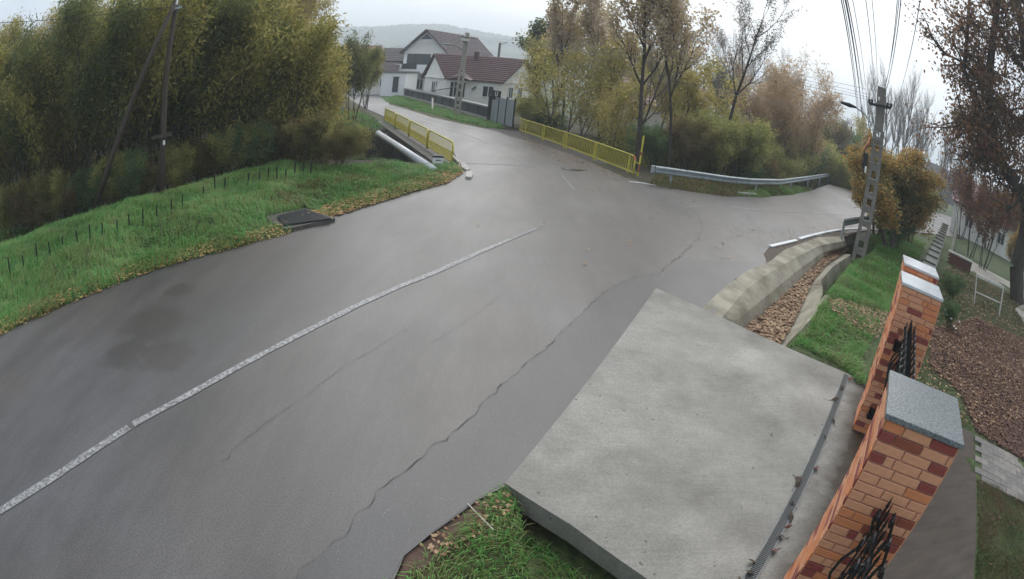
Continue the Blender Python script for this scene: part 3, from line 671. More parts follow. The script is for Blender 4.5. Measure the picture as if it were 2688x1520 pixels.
MB().tube([RA + up*.0, RA + up*(HR-.22), RA + (RB-RA).normalized()*.06 + up*(HR-.07), RA + (RB-RA).normalized()*.25 + up*HR, RB + up*HR], .035, 6).build('top_rail', 'yellow', rr_, smooth=True)
MB().bar(RA + up*.15, RB + up*.15, .06, .05).build('bottom_rail', 'yellow', rr_)
MB().bar(RA + (RB-RA).normalized()*.02 + up*(HR-.16), RA + (RB-RA).normalized()*.12 + up*(HR-.02), .075, .075).build('end_bend', 'red_paint', rr_)
for f in (0.035, .26, .275, .50, .52, .72, .735, .92): p = lerp(RA, RB, f); MB().bar(p - up*.03, p + up*HR, .06).build('post', 'yellow', rr_)
bar0 = None
for i in range(88):
    p = lerp(RA, RB, (i+.6)/88)
    if bar0 is None: bar0 = MB().bar(up*.15, up*(HR-.02), .026).build('bar', 'yellow'); bar0.parent = rr_; o = bar0
    else: o = bar0.copy(); COL.objects.link(o)
    o.location = p - rr_.location
# depth marker pole standing at the railing end
mp_ = G(1673, 464); tp = empty('marker_pole', mp_, 'thin yellow marker pole with rusty bands at the right railing end', 'pole')
topp = V(1690, 356, hd(mp_)); ax_ = topp - mp_
MB().tube([mp_ - up*.1, topp], .045, 7).build('pole', 'yellow', tp)
for a, b_ in ((.10, .30), (.52, .60)): MB().tube([lerp(mp_, topp, a), lerp(mp_, topp, b_)], .049, 7).build('band', 'yellow_rust', tp)
for z in (.15, .62): MB().bar(mp_ + up*z, RA + up*(z+.04), .035).build('brace', 'yellow', tp)
# white pipe
pA, pB = V(1137, 446, hd(G(1137, 442))), V(993, 350, 33.2)
pA = G(1137, 446, .12); pB = G(993, 350, .12)
pp_ = empty('pipe', pA, 'white water pipe running beside the bridge over the creek', 'pipe')
MB().tube([pA, pB], .155, 12).build('pipe_body', 'pipe_white', pp_, smooth=True)
MB().tube([pB - (pB-pA).normalized()*.06, pB + (pB-pA).normalized()*.02], .175, 12).build('pipe_collar', 'pipe_white', pp_, smooth=True)
# white marker block with black figures
bk = G(1147, 443, 0); bt = empty('marker_block', bk, 'small white block with black marks beside the near end of the white pipe', 'marker')
vd = Vector((bk.x, bk.y, 0)).normalized(); vr = Vector((vd.y, -vd.x, 0))
MB().box(bk + up*.22, (.38, .30, .50), vr).build('block', 'white_paint', bt, bevel=.02)
for z, w_ in ((.36, .22), (.20, .2), (.06, .24)): MB().box(bk - vd*.154 + up*z + vr*.02, (w_, .01, .035), vr).build('mark', 'black', bt)
MB().box(bk + up*.50, (.42, .34, .07), vr).build('block_top', 'black', bt)

# ------------------------------------------------------------------ guardrails
def guardrail(pix, z, label, ends=True, posts=()):
    P = [G(*p, 0) for p in pix]; t = empty('guardrail', P[0], label, 'guardrail'); P = lp(P, 40)
    prof = [(-.02, -.16), (.05, -.12), (.05, -.07), (-.02, -.02), (-.02, .02), (.05, .07), (.05, .12), (-.02, .16)]
    v = []; f = []; k = len(prof)
    for i, p in enumerate(P):
        d = (P[min(i+1, 39)] - P[max(i-1, 0)]).normalized(); nn = Vector((d.y, -d.x, 0))
        if nn.dot(p) > 0: nn = -nn
        for a, h in prof: v.append(p + nn*a + up*(z+h))
        if i: f += [((i-1)*k+j, (i-1)*k+j+1, i*k+j+1, i*k+j) for j in range(k-1)]
    b = MB(); b.add(v, f); o = b.build('rail_beam', 'galv', t); so_ = o.modifiers.new('thick', 'SOLIDIFY'); so_.thickness = .008
    if ends:
        d = (P[1]-P[0]).normalized(); MB().box(P[0] - d*.12 + up*z, (.20, .07, .36), d).build('end_piece', 'galv', t, bevel=.03)
    for q in posts:
        p = P[int(q*39)]; MB().box(p + up*(z-.1)/2 + Vector(p).normalized()*.09, (.10, .06, z+.35), (1, 0, 0)).build('post', 'galv', t)
    return t
guardrail([(1715, 481), (1815, 493), (1900, 504), (1970, 508), (2045, 505), (2110, 491), (2180, 474)], .62, 'long curved galvanised guardrail along the far side of the side road', True, (.03, .22, .42, .6, .78, .97))
guardrail([(2205, 628), (2300, 602)], .72, 'short grey guardrail end over the ditch next to the concrete pole', False, (.05,))
# yellow-and-white board lying by the verge
o = MB().bar(G(1938, 507, .08), G(1985, 511, .08), .10, .12).build('kerb_board', 'kerb', None); tag(o, 'short pale kerb piece lying in the verge below the long guardrail', 'kerb')

# ------------------------------------------------------------------ hatch on the left verge
hp_ = [G(*p, .14) for p in [(748, 589), (868, 572), (800, 549), (728, 566)]]
hc = sum(hp_, Vector())/4; ht = empty('drain_cover', (hc.x, hc.y, 0), 'black gridded rubber cover over a drain pit on the left verge', 'cover')
fr = [G(*p, .10) for p in [(752, 600), (880, 572), (802, 545), (700, 566), (705, 578)]]
MB().prism([Vector((p.x, p.y, 0)) for p in fr][::-1], -.12, .09).build('pit_frame', 'concrete_dark', ht)
MB().prism([Vector((p.x, p.y, 0)) for p in hp_][::-1], .092, .125).build('plate', 'rubber', ht)
b = MB()
for i in range(19):
    a = i/18; b.bar(lerp(hp_[0], hp_[3], a) - up*.012, lerp(hp_[1], hp_[2], a) - up*.012, .022, .018); b.bar(lerp(hp_[0], hp_[1], a) - up*.008, lerp(hp_[3], hp_[2], a) - up*.008, .022, .018)
o = b.build('grid', 'rubber', ht); o['kind'] = 'stuff'

# ------------------------------------------------------------------ stakes
for i, (px, py) in enumerate([(28, 722), (65, 708), (100, 693), (132, 678), (167, 663), (205, 650), (238, 637), (268, 625), (309, 612), (340, 598), (375, 588), (413, 580), (450, 566), (478, 552), (533, 520), (565, 506), (590, 500), (650, 490), (680, 482), (704, 476), (727, 476), (750, 474), (773, 468), (797, 468), (815, 466)]):
    h = random.Random(i).uniform(.24, .42); z0 = float(ground_z(*G(px, py)[:2])); p = G(px, py, z0)
    z0 = float(ground_z(p.x, p.y)); p.z = z0
    b = MB(); s_ = .027; ln = Vector((random.uniform(-.03, .03), random.uniform(-.03, .03), 0))
    b.tube([p - up*.1, p + up*(h+.12) + ln], [s_, s_*.9], 5)
    o = b.build('stake', 'stake'); tag(o, 'short dark wooden stake standing in the grass of the left verge', 'stake', 'row of short stakes in the left verge')

# ------------------------------------------------------------------ poles
def insulator(b, p, s=1): b.tube([p, p+up*.04*s, p+up*.06*s, p+up*.10*s, p+up*.13*s], [.02*s, .045*s, .03*s, .04*s, .015*s], 7)
# left wooden pole with strut
lpb = G(423, 520, .15); D_ = hd(lpb)
lt = empty('utility_pole', lpb, 'old dark wooden utility pole standing in the left verge in front of the wood', 'pole')
tops = [V(428, 371, D_), V(431, 288, D_), V(439, 165, D_), V(452, 82, D_), V(463, 10, D_)]
MB().tube([lpb - up*.3] + tops + [tops[-1] + (tops[-1]-tops[-2])*.3], [.125, .115, .112, .105, .10, .095, .09], 9).build('pole_shaft', 'wood_old', lt, smooth=True)
sb = G(250, 545, .1); pts = [sb, V(285, 440, D_+.2), V(330, 310, D_), (V(390, 160, D_-.15)), V(458, 12, D_-.2)]
MB().tube(pts, [.12, .115, .105, .10, .09], 9).build('strut', 'wood_old', lt, smooth=True)
MB().bar(V(398, 362, D_-.15), V(452, 351, D_-.15), .10, .12).build('crossarm', 'wood_old', lt)
b = MB(); insulator(b, V(430, 382, D_-.16), 1.3); b.build('insulator', 'porcelain', lt)
MB().bar(V(450, 25, D_-.1), V(478, 18, D_-.1), .08, .08).build('clamp', 'galv', lt)
b = MB(); insulator(b, V(463, 14, D_-.15), 1.4); b.build('insulator', 'porcelain', lt)
def wire(a, b_, sag, r, m, label, group):
    P = [lerp(a, b_, i/16) - up*(sag*4*(i/16)*(1-i/16)) for i in range(17)]
    o = MB().tube(P, r, 4, False).build('overhead_wire', m); return tag(o, label, 'wire', group)
wire(V(456, 18, D_), V(-40, 60, D_*1.3), .3, .014, 'black', 'single thin wire leaving the top of the left wooden pole', None)

# house pole (concrete, two legs)
def cpole(base, top, w0, w1, t, nrung, m='concrete', solid=.25, dirv=None):
    ax = (top-base); side = dirv if dirv else Vector((1, 0, 0)); side = (side - ax.normalized()*side.dot(ax.normalized())).normalized()
    th = w0*.5; sol = base + ax*(1-solid)
    for s in (-1, 1):
        b = MB(); a0 = base + side*s*(w0*.5-w0*.14); a1 = sol + side*s*(lerp(w0, w1, 1-solid)*.5-w1*.14)
        b.bar(a0 - up*.3, a1, w0*.28, th, up=side.cross(ax)); b.build('leg', m, t, bevel=.01)
    b = MB(); b.bar(sol - ax*.01, top, w1*1.02, th*.9, up=side.cross(ax)); b.build('pole_head', m, t, bevel=.01)
    for i in range(nrung):
        f = (i+.25)/nrung*(1-solid); p = base + ax*f; wd = lerp(w0, w1, f)
        MB().box(p, (wd*.72, th*.8, w0*.42), side, ax).build('rung', m, t)
hb = G(1198, 303); DH = hd(hb)
htp = V(1227, 86, DH); t = empty('utility_pole', hb, 'pale concrete utility pole in front of the small white house', 'pole')
cpole(hb, htp, .55, .36, t, 6, 'concrete_pale', .45)
for a, b_ in (((1205, 95), (1249, 102)), ((1213, 108), (1229, 110))):
    A, B = V(*a, DH-.2), V(*b_, DH-.2); MB().bar(A, B, .09, .09).build('crossarm', 'concrete', t)
    for f in (.05, .35, .65, .95): b = MB(); insulator(b, lerp(A, B, f), 2); b.build('insulator', 'porcelain', t)
MB().tube([V(1216, 134, DH), V(1200, 122, DH), V(1183, 117, DH-.5), V(1172, 116, DH-.8)], .045, 5).build('lamp_arm', 'concrete', t)
MB().box(V(1172, 116, DH-.8), (.7, .25, .14), Vector((1, -.2, 0))).build('lamp_head', 'galv', t, bevel=.04)
lb2 = V(1308, 150, 96); lb2.z = 0; t = empty('utility_pole', lb2, 'dark far pole with a thin lamp arm behind the small house roof', 'pole')
MB().tube([lb2, V(1313, 112, 96)], [.28, .2], 6).build('pole_shaft', 'wood_old', t)
MB().tube([V(1313, 118, 96), V(1322, 114, 95), V(1331, 111, 94)], .07, 5).build('lamp_arm', 'galv', t)

# right concrete pole
rb0 = G(2233, 668, .0); rb1 = G(2275, 668, .0)
base = (rb0+rb1)/2; side = (rb1-rb0); W0 = .62; DR = hd(base); side = Vector((base.y, -base.x, 0)).normalized()
top = V(2315, 230, DR); rt_ = empty('utility_pole', base, 'tall grey concrete utility pole with ladder openings standing beside the ditch', 'pole')
cpole(base, top, W0, .40, rt_, 9, 'concrete', .26, side)
b = MB()
A, B = V(2282, 272, DR-.4), V(2338, 284, DR-.4)
MB().bar(A, B, .10, .10).build('crossarm', 'black', rt_)
for f in (.0, .12, .85, 1.0): b = MB(); insulator(b, lerp(A, B, f), 1.6); b.build('insulator', 'black', rt_)
b = MB(); insulator(b, V(2307, 264, DR-.3), 1.2); b.build('insulator', 'porcelain', rt_)
MB().tube([V(2290, 330, DR), V(2270, 300, DR), V(2247, 282, DR-.6), V(2222, 273, DR-1.0)], .03, 6).build('lamp_arm', 'galv', rt_)
MB().tube([V(2247, 282, DR-.6), V(2230, 276, DR-.9), V(2208, 269, DR-1.3)], [.04, .09, .05], 8).build('lamp_head', 'black', rt_, smooth=True)
for (px, py) in ((2301, 345), (2302, 363), (2305, 382), (2296, 427), (2292, 470), (2286, 517), (2276, 580)):
    MB().bar(V(px-12, py-3, DR-.32), V(px+10, py+3, DR-.32), .03, .02).build('strap', 'galv', rt_)
MB().box(V(2272, 422, DR-.2), (.22, .25, .62), side).build('junction_box', 'black', rt_, bevel=.03)
MB().box(V(2272, 445, DR-.4), (.09, .12, .26), side).build('junction_tag', 'white_paint', rt_, bevel=.02)
MB().tube([V(2285, 365, DR-.3), V(2272, 390, DR-.4), V(2262, 420, DR-.4), V(2268, 470, DR-.4), V(2276, 440, DR-.4)], .025, 5).build('cable', 'black', rt_)
MB().tube([V(2284, 360, DR-.3), V(2279, 375, DR-.5), V(2267, 391, DR-.5)], .035, 5).build('cable', 'brick_orange', rt_)
# overhead wires: bundles from the pole towards the camera's wall, and on to the next poles
far_l = lambda x, y: V(x, y, 62)
for i, (x0, x1, y1, th) in enumerate([(2203, 2257, 342, .022), (2208, 2260, 352, .018), (2214, 2268, 335, .034), (2219, 2276, 320, .022), (2233, 2282, 300, .014)]):
    wire(V(x0, -25, 7.5), V(x1, y1, 48), .25, th*.55, 'wire', 'dark cable in the bundle passing left of the concrete pole', 'cables passing left of the concrete pole')
for i, (x0, x1, y1, th) in enumerate([(2269, 2296, 240, .016), (2286, 2304, 232, .014), (2357, 2324, 228, .020), (2362, 2322, 230, .018), (2367, 2327, 234, .024)]):
    wire(V(x0, -25, 7.0), V(x1, y1, DR), .12, th*.5, 'wire', 'dark wire running down to the top of the concrete pole', 'wires ending at the concrete pole top')
wire(V(2419, -25, 7), V(2358, 250, 60), .3, .012, 'wire', 'single dark wire right of the concrete pole', None)
for i, (ya, yb) in enumerate([(96, 238), (101, 250), (105, 258), (109, 265), (125, 330), (130, 342)]):
    wire(V(1240, ya, DH), V(2290, yb, DR), .55, .009, 'wire_pale', 'pale thin wire strung between the house pole and the concrete pole', 'wires strung across the road')
for i, (ya, yb) in enumerate([(96, 112), (100, 118), (104, 122)]):
    wire(V(1208, ya, DH), V(700, yb+40, 80), 1.0, .014, 'wire_pale', 'thin wire leaving the house pole towards the village', 'wires past the big house')

# ------------------------------------------------------------------ houses
def quadslab(b, a0, a1, c1, c0, th):
    nn = (a1-a0).cross(c0-a0).normalized()
    if nn.z < 0: nn = -nn
    vs = [a0, a1, c1, c0]; b.add([q for q in vs] + [q - nn*th for q in vs], [(0, 1, 2, 3), (7, 6, 5, 4), (0, 4, 5, 1), (1, 5, 6, 2), (2, 6, 7, 3), (3, 7, 4, 0)])
def roof_plane(name, E0, E1, R1, R0, n_, m, t, step=.05, th=.10, edge='roof_edge'):
    nn = (E1-E0).cross(R0-E0).normalized(); nn = nn if nn.z > 0 else -nn
    b = MB()
    for i in range(n_): quadslab(b, lerp(E0, R0, i/n_), lerp(E1, R1, i/n_), lerp(E1, R1, (i+1)/n_), lerp(E0, R0, (i+1)/n_), th)
    b.build(name, edge, t)
    b = MB()
    for i in range(n_):
        f0, f1 = i/n_, (i+1)/n_; a0, a1 = lerp(E0, R0, f0), lerp(E1, R1, f0); c0, c1 = lerp(E0, R0, f1), lerp(E1, R1, f1)
        a0u, a1u = a0 + nn*(step+.01), a1 + nn*(step+.01); c0u, c1u = c0 + nn*.01, c1 + nn*.01
        b.add([a0, a1, a1u, a0u, c1u, c0u], [(0, 1, 2, 3), (3, 2, 4, 5)])
    o = b.build('tile_rows', m, t); o['kind'] = 'stuff'
def window(t, c, wd, hh, right, out, fm='white_paint', n_=2, name='window'):
    f = MB(); r_ = right.normalized(); up_ = up
    for s in (-1, 1): f.box(c + r_*s*(wd/2) + out*.03, (.09, .09, hh+.09), r_)
    for s in (-1, 1): f.box(c + up_*s*(hh/2) + out*.028, (wd-.09, .09, .09), r_)
    for k in range(1, n_): f.box(c + r_*(wd*(k/n_-.5)) + out*.026, (.07, .07, hh-.09), r_)
    fo = f.build(name, fm, t); MB().box(c + out*.012, (wd-.05, .03, hh-.05), r_).build('pane', 'glass', fo); return fo
# small white house
DF, DRd, DB_ = 60.5, 65.5, 70
f1, f2 = V(1168, 201, DF), V(1321, 223, DF-2.5); ez = (f1.z+f2.z)/2
r1_, r2_ = V(1138, 140, DRd), V(1386, 164, DRd-1.5); rz = max(r1_.z, r2_.z)
for q in (f1, f2): q.z = ez
b1 = V(1110, 200, 67); b1.z = ez; b2 = V(1402, 200, 67); b2.z = ez
r1_.z = rz; r2_.z = rz
h1 = empty('white_house', (f1+f2)/2 - up*ez, 'small cream house with a dark red ridged metal roof behind the dark fence', 'house')
def inn(p, f=.05): c_ = (f1+f2+b1+b2)/4; return lerp(p, c_, f)
a, b_, c_, d_ = [inn(q) for q in (f1, f2, b2, b1)]
wl = MB(); g0 = lambda q: Vector((q.x, q.y, -.2))
ra, rb2 = lerp(r1_, r2_, .03) - up*.12, lerp(r2_, r1_, .03) - up*.12
wl.add([g0(a), g0(b_), b_, a], [(0, 1, 2, 3)]); wl.add([g0(b_), g0(c_), c_, rb2, b_], [(0, 1, 2, 3, 4)])
wl.add([g0(c_), g0(d_), d_, c_], [(0, 1, 2, 3)]); wl.add([g0(d_), g0(a), a, ra, d_], [(0, 1, 2, 3, 4)]); wl.build('wall', 'plaster', h1)
roof_plane('roof', f1, f2, r2_, r1_, 13, 'roof_red', h1, .07)
roof_plane('roof', b1 + (b1-f1)*.12 - up*.2, b2 + (b2-f2)*.12 - up*.2, r2_, r1_, 13, 'roof_red', h1, .07)
fr_ = (b_-a).normalized(); outf = Vector((fr_.y, -fr_.x, 0)); outf = outf if outf.dot(a) < 0 else -outf
MB().bar(lerp(f1, f2, -.01), lerp(f1, f2, 1.01), .16, .16).build('gutter', 'roof_edge', h1)
# corner cornice bands
for p, q in ((d_, a), (b_, c_)): MB().bar(p + up*.02, q + up*.02, .22, .12).build('cornice', 'plaster_white', h1)
fl = (a-d_).normalized(); outl = Vector((fl.y, -fl.x, 0)); outl = outl if outl.dot(a) < 0 else -outl
fR = (c_-b_).normalized(); outr = Vector((fR.y, -fR.x, 0)); outr = outr if outr.dot(a) < 0 else -outr
window(h1, Vector((lerp(d_, a, .48).x, lerp(d_, a, .48).y, 1.75)), 1.1, 1.3, fl, outl)
for f in (.16, .30): window(h1, Vector((lerp(a, b_, f).x, lerp(a, b_, f).y, 1.7)), .9, 1.7, fr_, outf)
window(h1, Vector((lerp(a, b_, .78).x, lerp(a, b_, .78).y, 1.75)), 1.2, 1.2, fr_, outf)
dw = lerp(a, b_, .53); MB().box(Vector((dw.x, dw.y, 2.0)) + outf*.04, (.55, .06, .55), fr_ + up, outf).build('diamond_window', 'glass', h1)
window(h1, Vector((lerp(b_, c_, .30).x, lerp(b_, c_, .30).y, 1.75)), 1.3, 1.25, fR, outr)
window(h1, Vector((lerp(b_, c_, .62).x, lerp(b_, c_, .62).y, 1.75)), 1.3, 1.25, fR, outr)
ch = lerp(lerp(r1_, r2_, .47), lerp(f1, f2, .47), .18); MB().box(ch + up*.35, (.45, .45, 1.1), fr_).build('chimney', 'roof_red', h1)
# porch gable on the front
pc = lerp(f1, f2, .30); pw = fr_*1.3; po = outf*.9
b = MB(); quadslab(b, pc - pw*.9 + po, pc + po*1.0 - up*.0 + pw*.1 + up*.5, pc + pw*.1 + up*.9, pc - pw*.9 + up*.1, .1); quadslab(b, pc + pw*.1 + po + up*.5, pc + pw + po, pc + pw + up*.1, pc + pw*.1 + up*.9, .1); b.build('porch_roof', 'roof_edge', h1)

# big white house behind
D2 = 79
ap = V(1122, 77, D2); el = V(1056, 135, D2+1.5); er = V(1178, 141, D2-1); ez2 = (el.z+er.z)/2; el.z = ez2; er.z = ez2-.0
back = V(1252, 93, 93) - ap; back.z = 0; rb_z = ap.z
dgb = Vector((er.x-el.x, er.y-el.y, 0)).normalized(); tgb = (ap-el).dot(dgb); ap = Vector((el.x+dgb.x*tgb, el.y+dgb.y*tgb, ap.z))
h2 = empty('white_house', (el+er)/2 - up*ez2, 'large two storey white house with a brown roof, boarded gable and balcony', 'house')
ga = (er-el).normalized(); outg = Vector((ga.y, -ga.x, 0)); outg = outg if outg.dot(el) < 0 else -outg
wi = lambda p, f: lerp(p, (el+er)/2, f)
l0, r0 = wi(el, .10), wi(er, .06)
wl = MB(); wl.add([g0(l0), g0(r0), r0 + up*.1, ap - up*.25, l0 + up*.1], [(0, 1, 2, 3, 4)])
wl.add([g0(l0) + back*.97, g0(r0) + back*.97, r0 + back*.97, ap + back*.97 - up*.25, l0 + back*.97], [(4, 3, 2, 1, 0)])
wl.add([g0(l0), g0(l0) + back*.97, l0 + back*.97 + up*.1, l0 + up*.1], [(3, 2, 1, 0)]); wl.add([g0(r0), g0(r0) + back*.97, r0 + back*.97 + up*.1, r0 + up*.1], [(0, 1, 2, 3)])
wl.build('wall', 'plaster_white', h2)
o_ = outg*.7; slope_r = (er-ap); slope_l = (el-ap)
roof_plane('roof', ap + o_ + slope_r*1.05, ap + back + slope_r*1.05, ap + back, ap + o_, 16, 'roof_brown', h2, .05, .14, 'roof_dark')
roof_plane('roof', ap + o_ + slope_l*1.05, ap + back + slope_l*1.05, ap + back, ap + o_, 16, 'roof_brown', h2, .05, .14, 'roof_dark')
for k in range(9):
    z = lerp(ez2+.15, ap.z-.5, k/9); f = (z-ez2)/(ap.z-ez2); A = lerp(l0, ap, f); B = lerp(r0, ap, f); A.z = B.z = z
    MB().bar(lerp(A, B, .03) + outg*.03, lerp(A, B, .97) + outg*.03, .04, .05).build('board', 'plaster', h2)
tw = ap - up*1.0; b = MB(); b.add([tw + outg*.06 + q for q in (-ga*.9 - up*.5, ga*.9 - up*.5, up*.35)], [(0, 1, 2)]); b.build('vent', 'glass', h2)
bc = lerp(l0, r0, .30); bal = empty('x', (0, 0, 0)) if False else None
zb = 3.55
window(h2, Vector((lerp(l0, r0, .36).x, lerp(l0, r0, .36).y, zb+1.55)), 3.4, 1.7, ga, outg, 'roof_dark', 3)
cb = lerp(l0, r0, .30) + outg*.75; cb.z = zb+.2; bo = MB(); bo.box(cb, (5.2, 1.5, 1.25), ga); bo = bo.build('balcony', 'plaster_white', h2)
MB().box(cb + outg*.76 - ga*.3 + up*.35, (2.2, .05, .8), ga).build('balcony_rail', 'slate_fence', bo)
window(h2, Vector((lerp(l0, r0, .45).x, lerp(l0, r0, .45).y, 1.5)), 1.0, 1.5, ga, outg, 'white_paint', 2)
MB().box(lerp(r0, r0+back, .90) + up*0.1 + slope_r*.02, (1.2, 1.2, .5), ga).build('dormer', 'plaster_white', h2)
# low white annex at its left
an = V(1048, 215, 75); an.z = 0; t = empty('annex', an, 'low white annex with a tall window left of the big white house', 'building')
MB().box(an + up*1.6, (3.4, 4, 3.2), ga).build('wall', 'plaster_white', t); window(t, an + outg*2.0 + up*1.6 + ga*.4, .9, 2.2, ga, outg, 'white_paint', 1)
MB().box(an + up*3.28, (3.8, 4.4, .16), ga).build('roof', 'roof_dark', t)
# distant houses on the left
def far_house(px, py_eave, D, wd, dp, eh, rh, yaw, rm, wm, label):
    p = V(px, py_eave, D); p.z = 0; t = empty('house', p, label, 'house'); ax = Vector((math.cos(yaw), math.sin(yaw), 0)); ay = Vector((-ax.y, ax.x, 0))
    MB().box(p + up*eh/2, (wd, dp, eh), ax).build('wall', wm, t)
    A = [p + ax*s*(wd/2+.3) + ay*q*(dp/2+.4) + up*eh for s in (-1, 1) for q in (-1, 1)]; R0, R1 = p - ax*(wd/2+.3) + up*(eh+rh), p + ax*(wd/2+.3) + up*(eh+rh)
    roof_plane('roof', A[0], A[2], R1, R0, 8, rm, t, .05, .12, rm); roof_plane('roof', A[1], A[3], R1, R0, 8, rm, t, .05, .12, rm)
    for s, RR in ((-1, R0), (1, R1)):
        b = MB(); c0 = p + ax*s*wd/2; b.add([c0 - ay*dp/2 + up*eh, c0 + ay*dp/2 + up*eh, c0 + up*(eh+rh-.1)], [(0, 1, 2)]); b.build('gable', wm, t)
    for k in (-.25, .25): window(t, p - ay*(dp/2) + ax*wd*k + up*eh*.55, 1.0, 1.1, ax, -ay)
    return t
far_house(935, 140, 95, 8, 7, 5.2, 2.6, R(15), 'roof_far', 'plaster', 'distant house with a dull red roof seen above the left wood edge')
far_house(1025, 160, 105, 9, 8, 5.0, 2.6, R(-12), 'roof_dark', 'concrete', 'distant house with dark roof left of the big white house')
far_house(1062, 165, 88, 6, 6, 4.9, 2.2, R(20), 'roof_dark', 'roof_dark', 'dark wooden outbuilding beside the big white house')
far_house(985, 205, 80, 6, 6, 3.0, 1.6, R(10), 'roof_brown', 'plaster', 'low pale house glimpsed behind the green willow by the road')
far_house(1735, 290, 60, 9.0, 8, 2.7, 3.0, R(-15), 'roof_pink', 'plaster', 'house with a faded pink red roof hidden among the trees behind the railing')
far_house(2590, 570, 58, 9, 7, 3.0, 2.6, R(-50), 'roof_pink', 'plaster', 'cream house with a dull red roof beyond the garden at right')
far_house(2480, 430, 140, 10, 8, 5, 3, R(-30), 'roof_dark', 'roof_dark', 'far dark barn roof below the bare poplars at right')

# dark fence with coping in front of the small house
fA, fB = G(1049, 250), G(1284, 316); fl_ = empty('boundary_wall', fA, 'long dark panelled wall with grey tile coping in front of the small house', 'wall')
FH = .98
k = 13
for i in range(k):
    A, B = lerp(fA, fB, i/k+.004), lerp(fA, fB, (i+1)/k-.004); MB().bar(A + up*FH/2, B + up*FH/2, .12, FH).build('panel', 'slate_fence', fl_)
    MB().bar(lerp(fA, fB, i/k+.001) + up*(FH+.08), lerp(fA, fB, (i+1)/k-.001) + up*(FH+.08), .62, .16).build('coping', 'coping', fl_, bevel=.03)
MB().bar(fA + up*.08 - Vector((0, .25, 0)), fB + up*.08 - Vector((0, .25, 0)), .3, .25).build('footing', 'concrete_pale', fl_)
# dark iron gate part left, grey gates
def plain_gate(pa_, pb_, h, m, label, n_):
    A, B = G(*pa_), G(*pb_); t = empty('gate', A, label, 'gate')
    for i in range(n_): MB().bar(lerp(A, B, i/n_+.01) + up*(h/2+.1), lerp(A, B, (i+1)/n_-.01) + up*(h/2+.1), .05, h).build('panel', m, t)
    for i in range(n_+1): q = lerp(A, B, i/n_); MB().bar(q, q + up*(h+.25), .12).build('post', 'black', t)
plain_gate((1023, 250), (1048, 252), 2.4, 'gate_dark', 'grey sheet metal gate at the left end of the dark wall', 2)
plain_gate((1286, 320), (1345, 337), 1.9, 'gate_grey', 'light grey sheet metal gates behind the dark posts', 3)
pb_ = G(1281, 318); pt = V(1288, 250, hd(pb_)); o = MB().tube([pb_, pt], .13, 8).build('gate_post', 'black'); tag(o, 'plain dark round post at the end of the dark wall', 'post')
sp_b = G(1295, 322); spt = V(1302, 262, hd(sp_b)); t = empty('sign_post', sp_b, 'dark post carrying a black sign with a white mark by the grey gates', 'sign')
MB().tube([sp_b, spt], .11, 8).build('post', 'black', t)
sb_ = V(1303, 250, hd(sp_b)-.1); rr2 = Vector((sb_.y, -sb_.x, 0)).normalized(); oo = -Vector((sb_.x, sb_.y, 0)).normalized()
MB().box(sb_, (.62, .08, .72), rr2 + up*-.08, up).build('sign_board', 'black', t)
for dx, dz, w_, h_ in ((-.07, .12, .05, .34), (.07, .12, .05, .34), (0, -.05, .16, .05)): MB().box(sb_ + rr2*dx + up*dz + oo*.06, (w_, .03, h_), rr2).build('mark', 'white_paint', t)
# stay wire pole beside the house pole
o = MB().tube([G(1130, 265) + up*1.2, V(1206, 228, DH+.2)], .05, 5).build('pole_stay', 'black'); tag(o, 'thin dark stay leaning up to the concrete house pole', 'stay')
o = MB().tube([G(1135, 290), G(1133, 283) + up*.9], .09, 6).build('verge_post', 'concrete_pale'); tag(o, 'short pale post in the verge before the dark wall', 'post')

# ------------------------------------------------------------------ right garden: stepped white fence, low brick wall, trellis
pa2, pb2 = G(2425, 715, .4), G(2482, 590, .4)
wf = empty('picket_fence', pa2, 'white picket fence of stepped caps running away behind the farthest pillar', 'fence')
A = G(2438, 690, 1.3); B = G(2482, 590, 1.3)
for i in range(13):
    q = lerp(A, B, i/12); dd2 = (B-A).normalized(); nn = Vector((dd2.y, -dd2.x, 0))
    MB().box(q - up*.65, (.06, .46, 1.3), dd2).build('picket', 'beam_white', wf); MB().box(q + up*.03, (.10, .62, .06), dd2).build('picket_cap', 'concrete_dark', wf)
MB().bar(A - up*.4, B - up*.4, .08, .1).build('rail', 'beam_white', wf)
t = empty('garden_gate', G(2492, 640, 0), 'weathered grey wooden gate and posts beside the white picket fence', 'gate')
q0, q1 = G(2498, 660, 0), G(2505, 585, 0)
for q in (q0, q1): MB().bar(q, q + up*1.9, .16).build('post', 'beam_white', t)
for z in (.4, .9, 1.5): MB().bar(q0 + up*z, q1 + up*z, .06, .12).build('rail', 'concrete', t)
for i in range(7): q = lerp(q0, q1, (i+.5)/7); MB().bar(q + up*.15, q + up*1.6, .09, .03).build('plank', 'concrete', t)
t = empty('brick_planter', G(2530, 690, 0), 'low old red brick garden wall with a pale coping at right', 'wall')
w0, w1, w2 = G(2484, 688, 0), G(2545, 718, 0), G(2560, 700, 0)
for i in range(6):
    for j in range(6):
        A = lerp(w0, w1, i/6+.01+(.08 if j % 2 else 0)*.9); B = lerp(w0, w1, min(1, (i+1)/6-.005+(.08 if j % 2 else 0)*.9)); MB().bar(A + up*(.06+j*.1), B + up*(.06+j*.1), .22, .09).build('brick', 'brick_old', t)
MB().bar(w0 + up*.66, w1 + up*.66, .34, .09).build('coping', 'beam_white', t)
t = empty('trellis', G(2560, 770, 0), 'rectangular frame of weathered pale bars standing in the yard', 'frame')
qa, qb = G(2557, 800, 0), G(2622, 830, 0); ta, tb = V(2564, 722, hd(qa)), V(2634, 755, hd(qb))
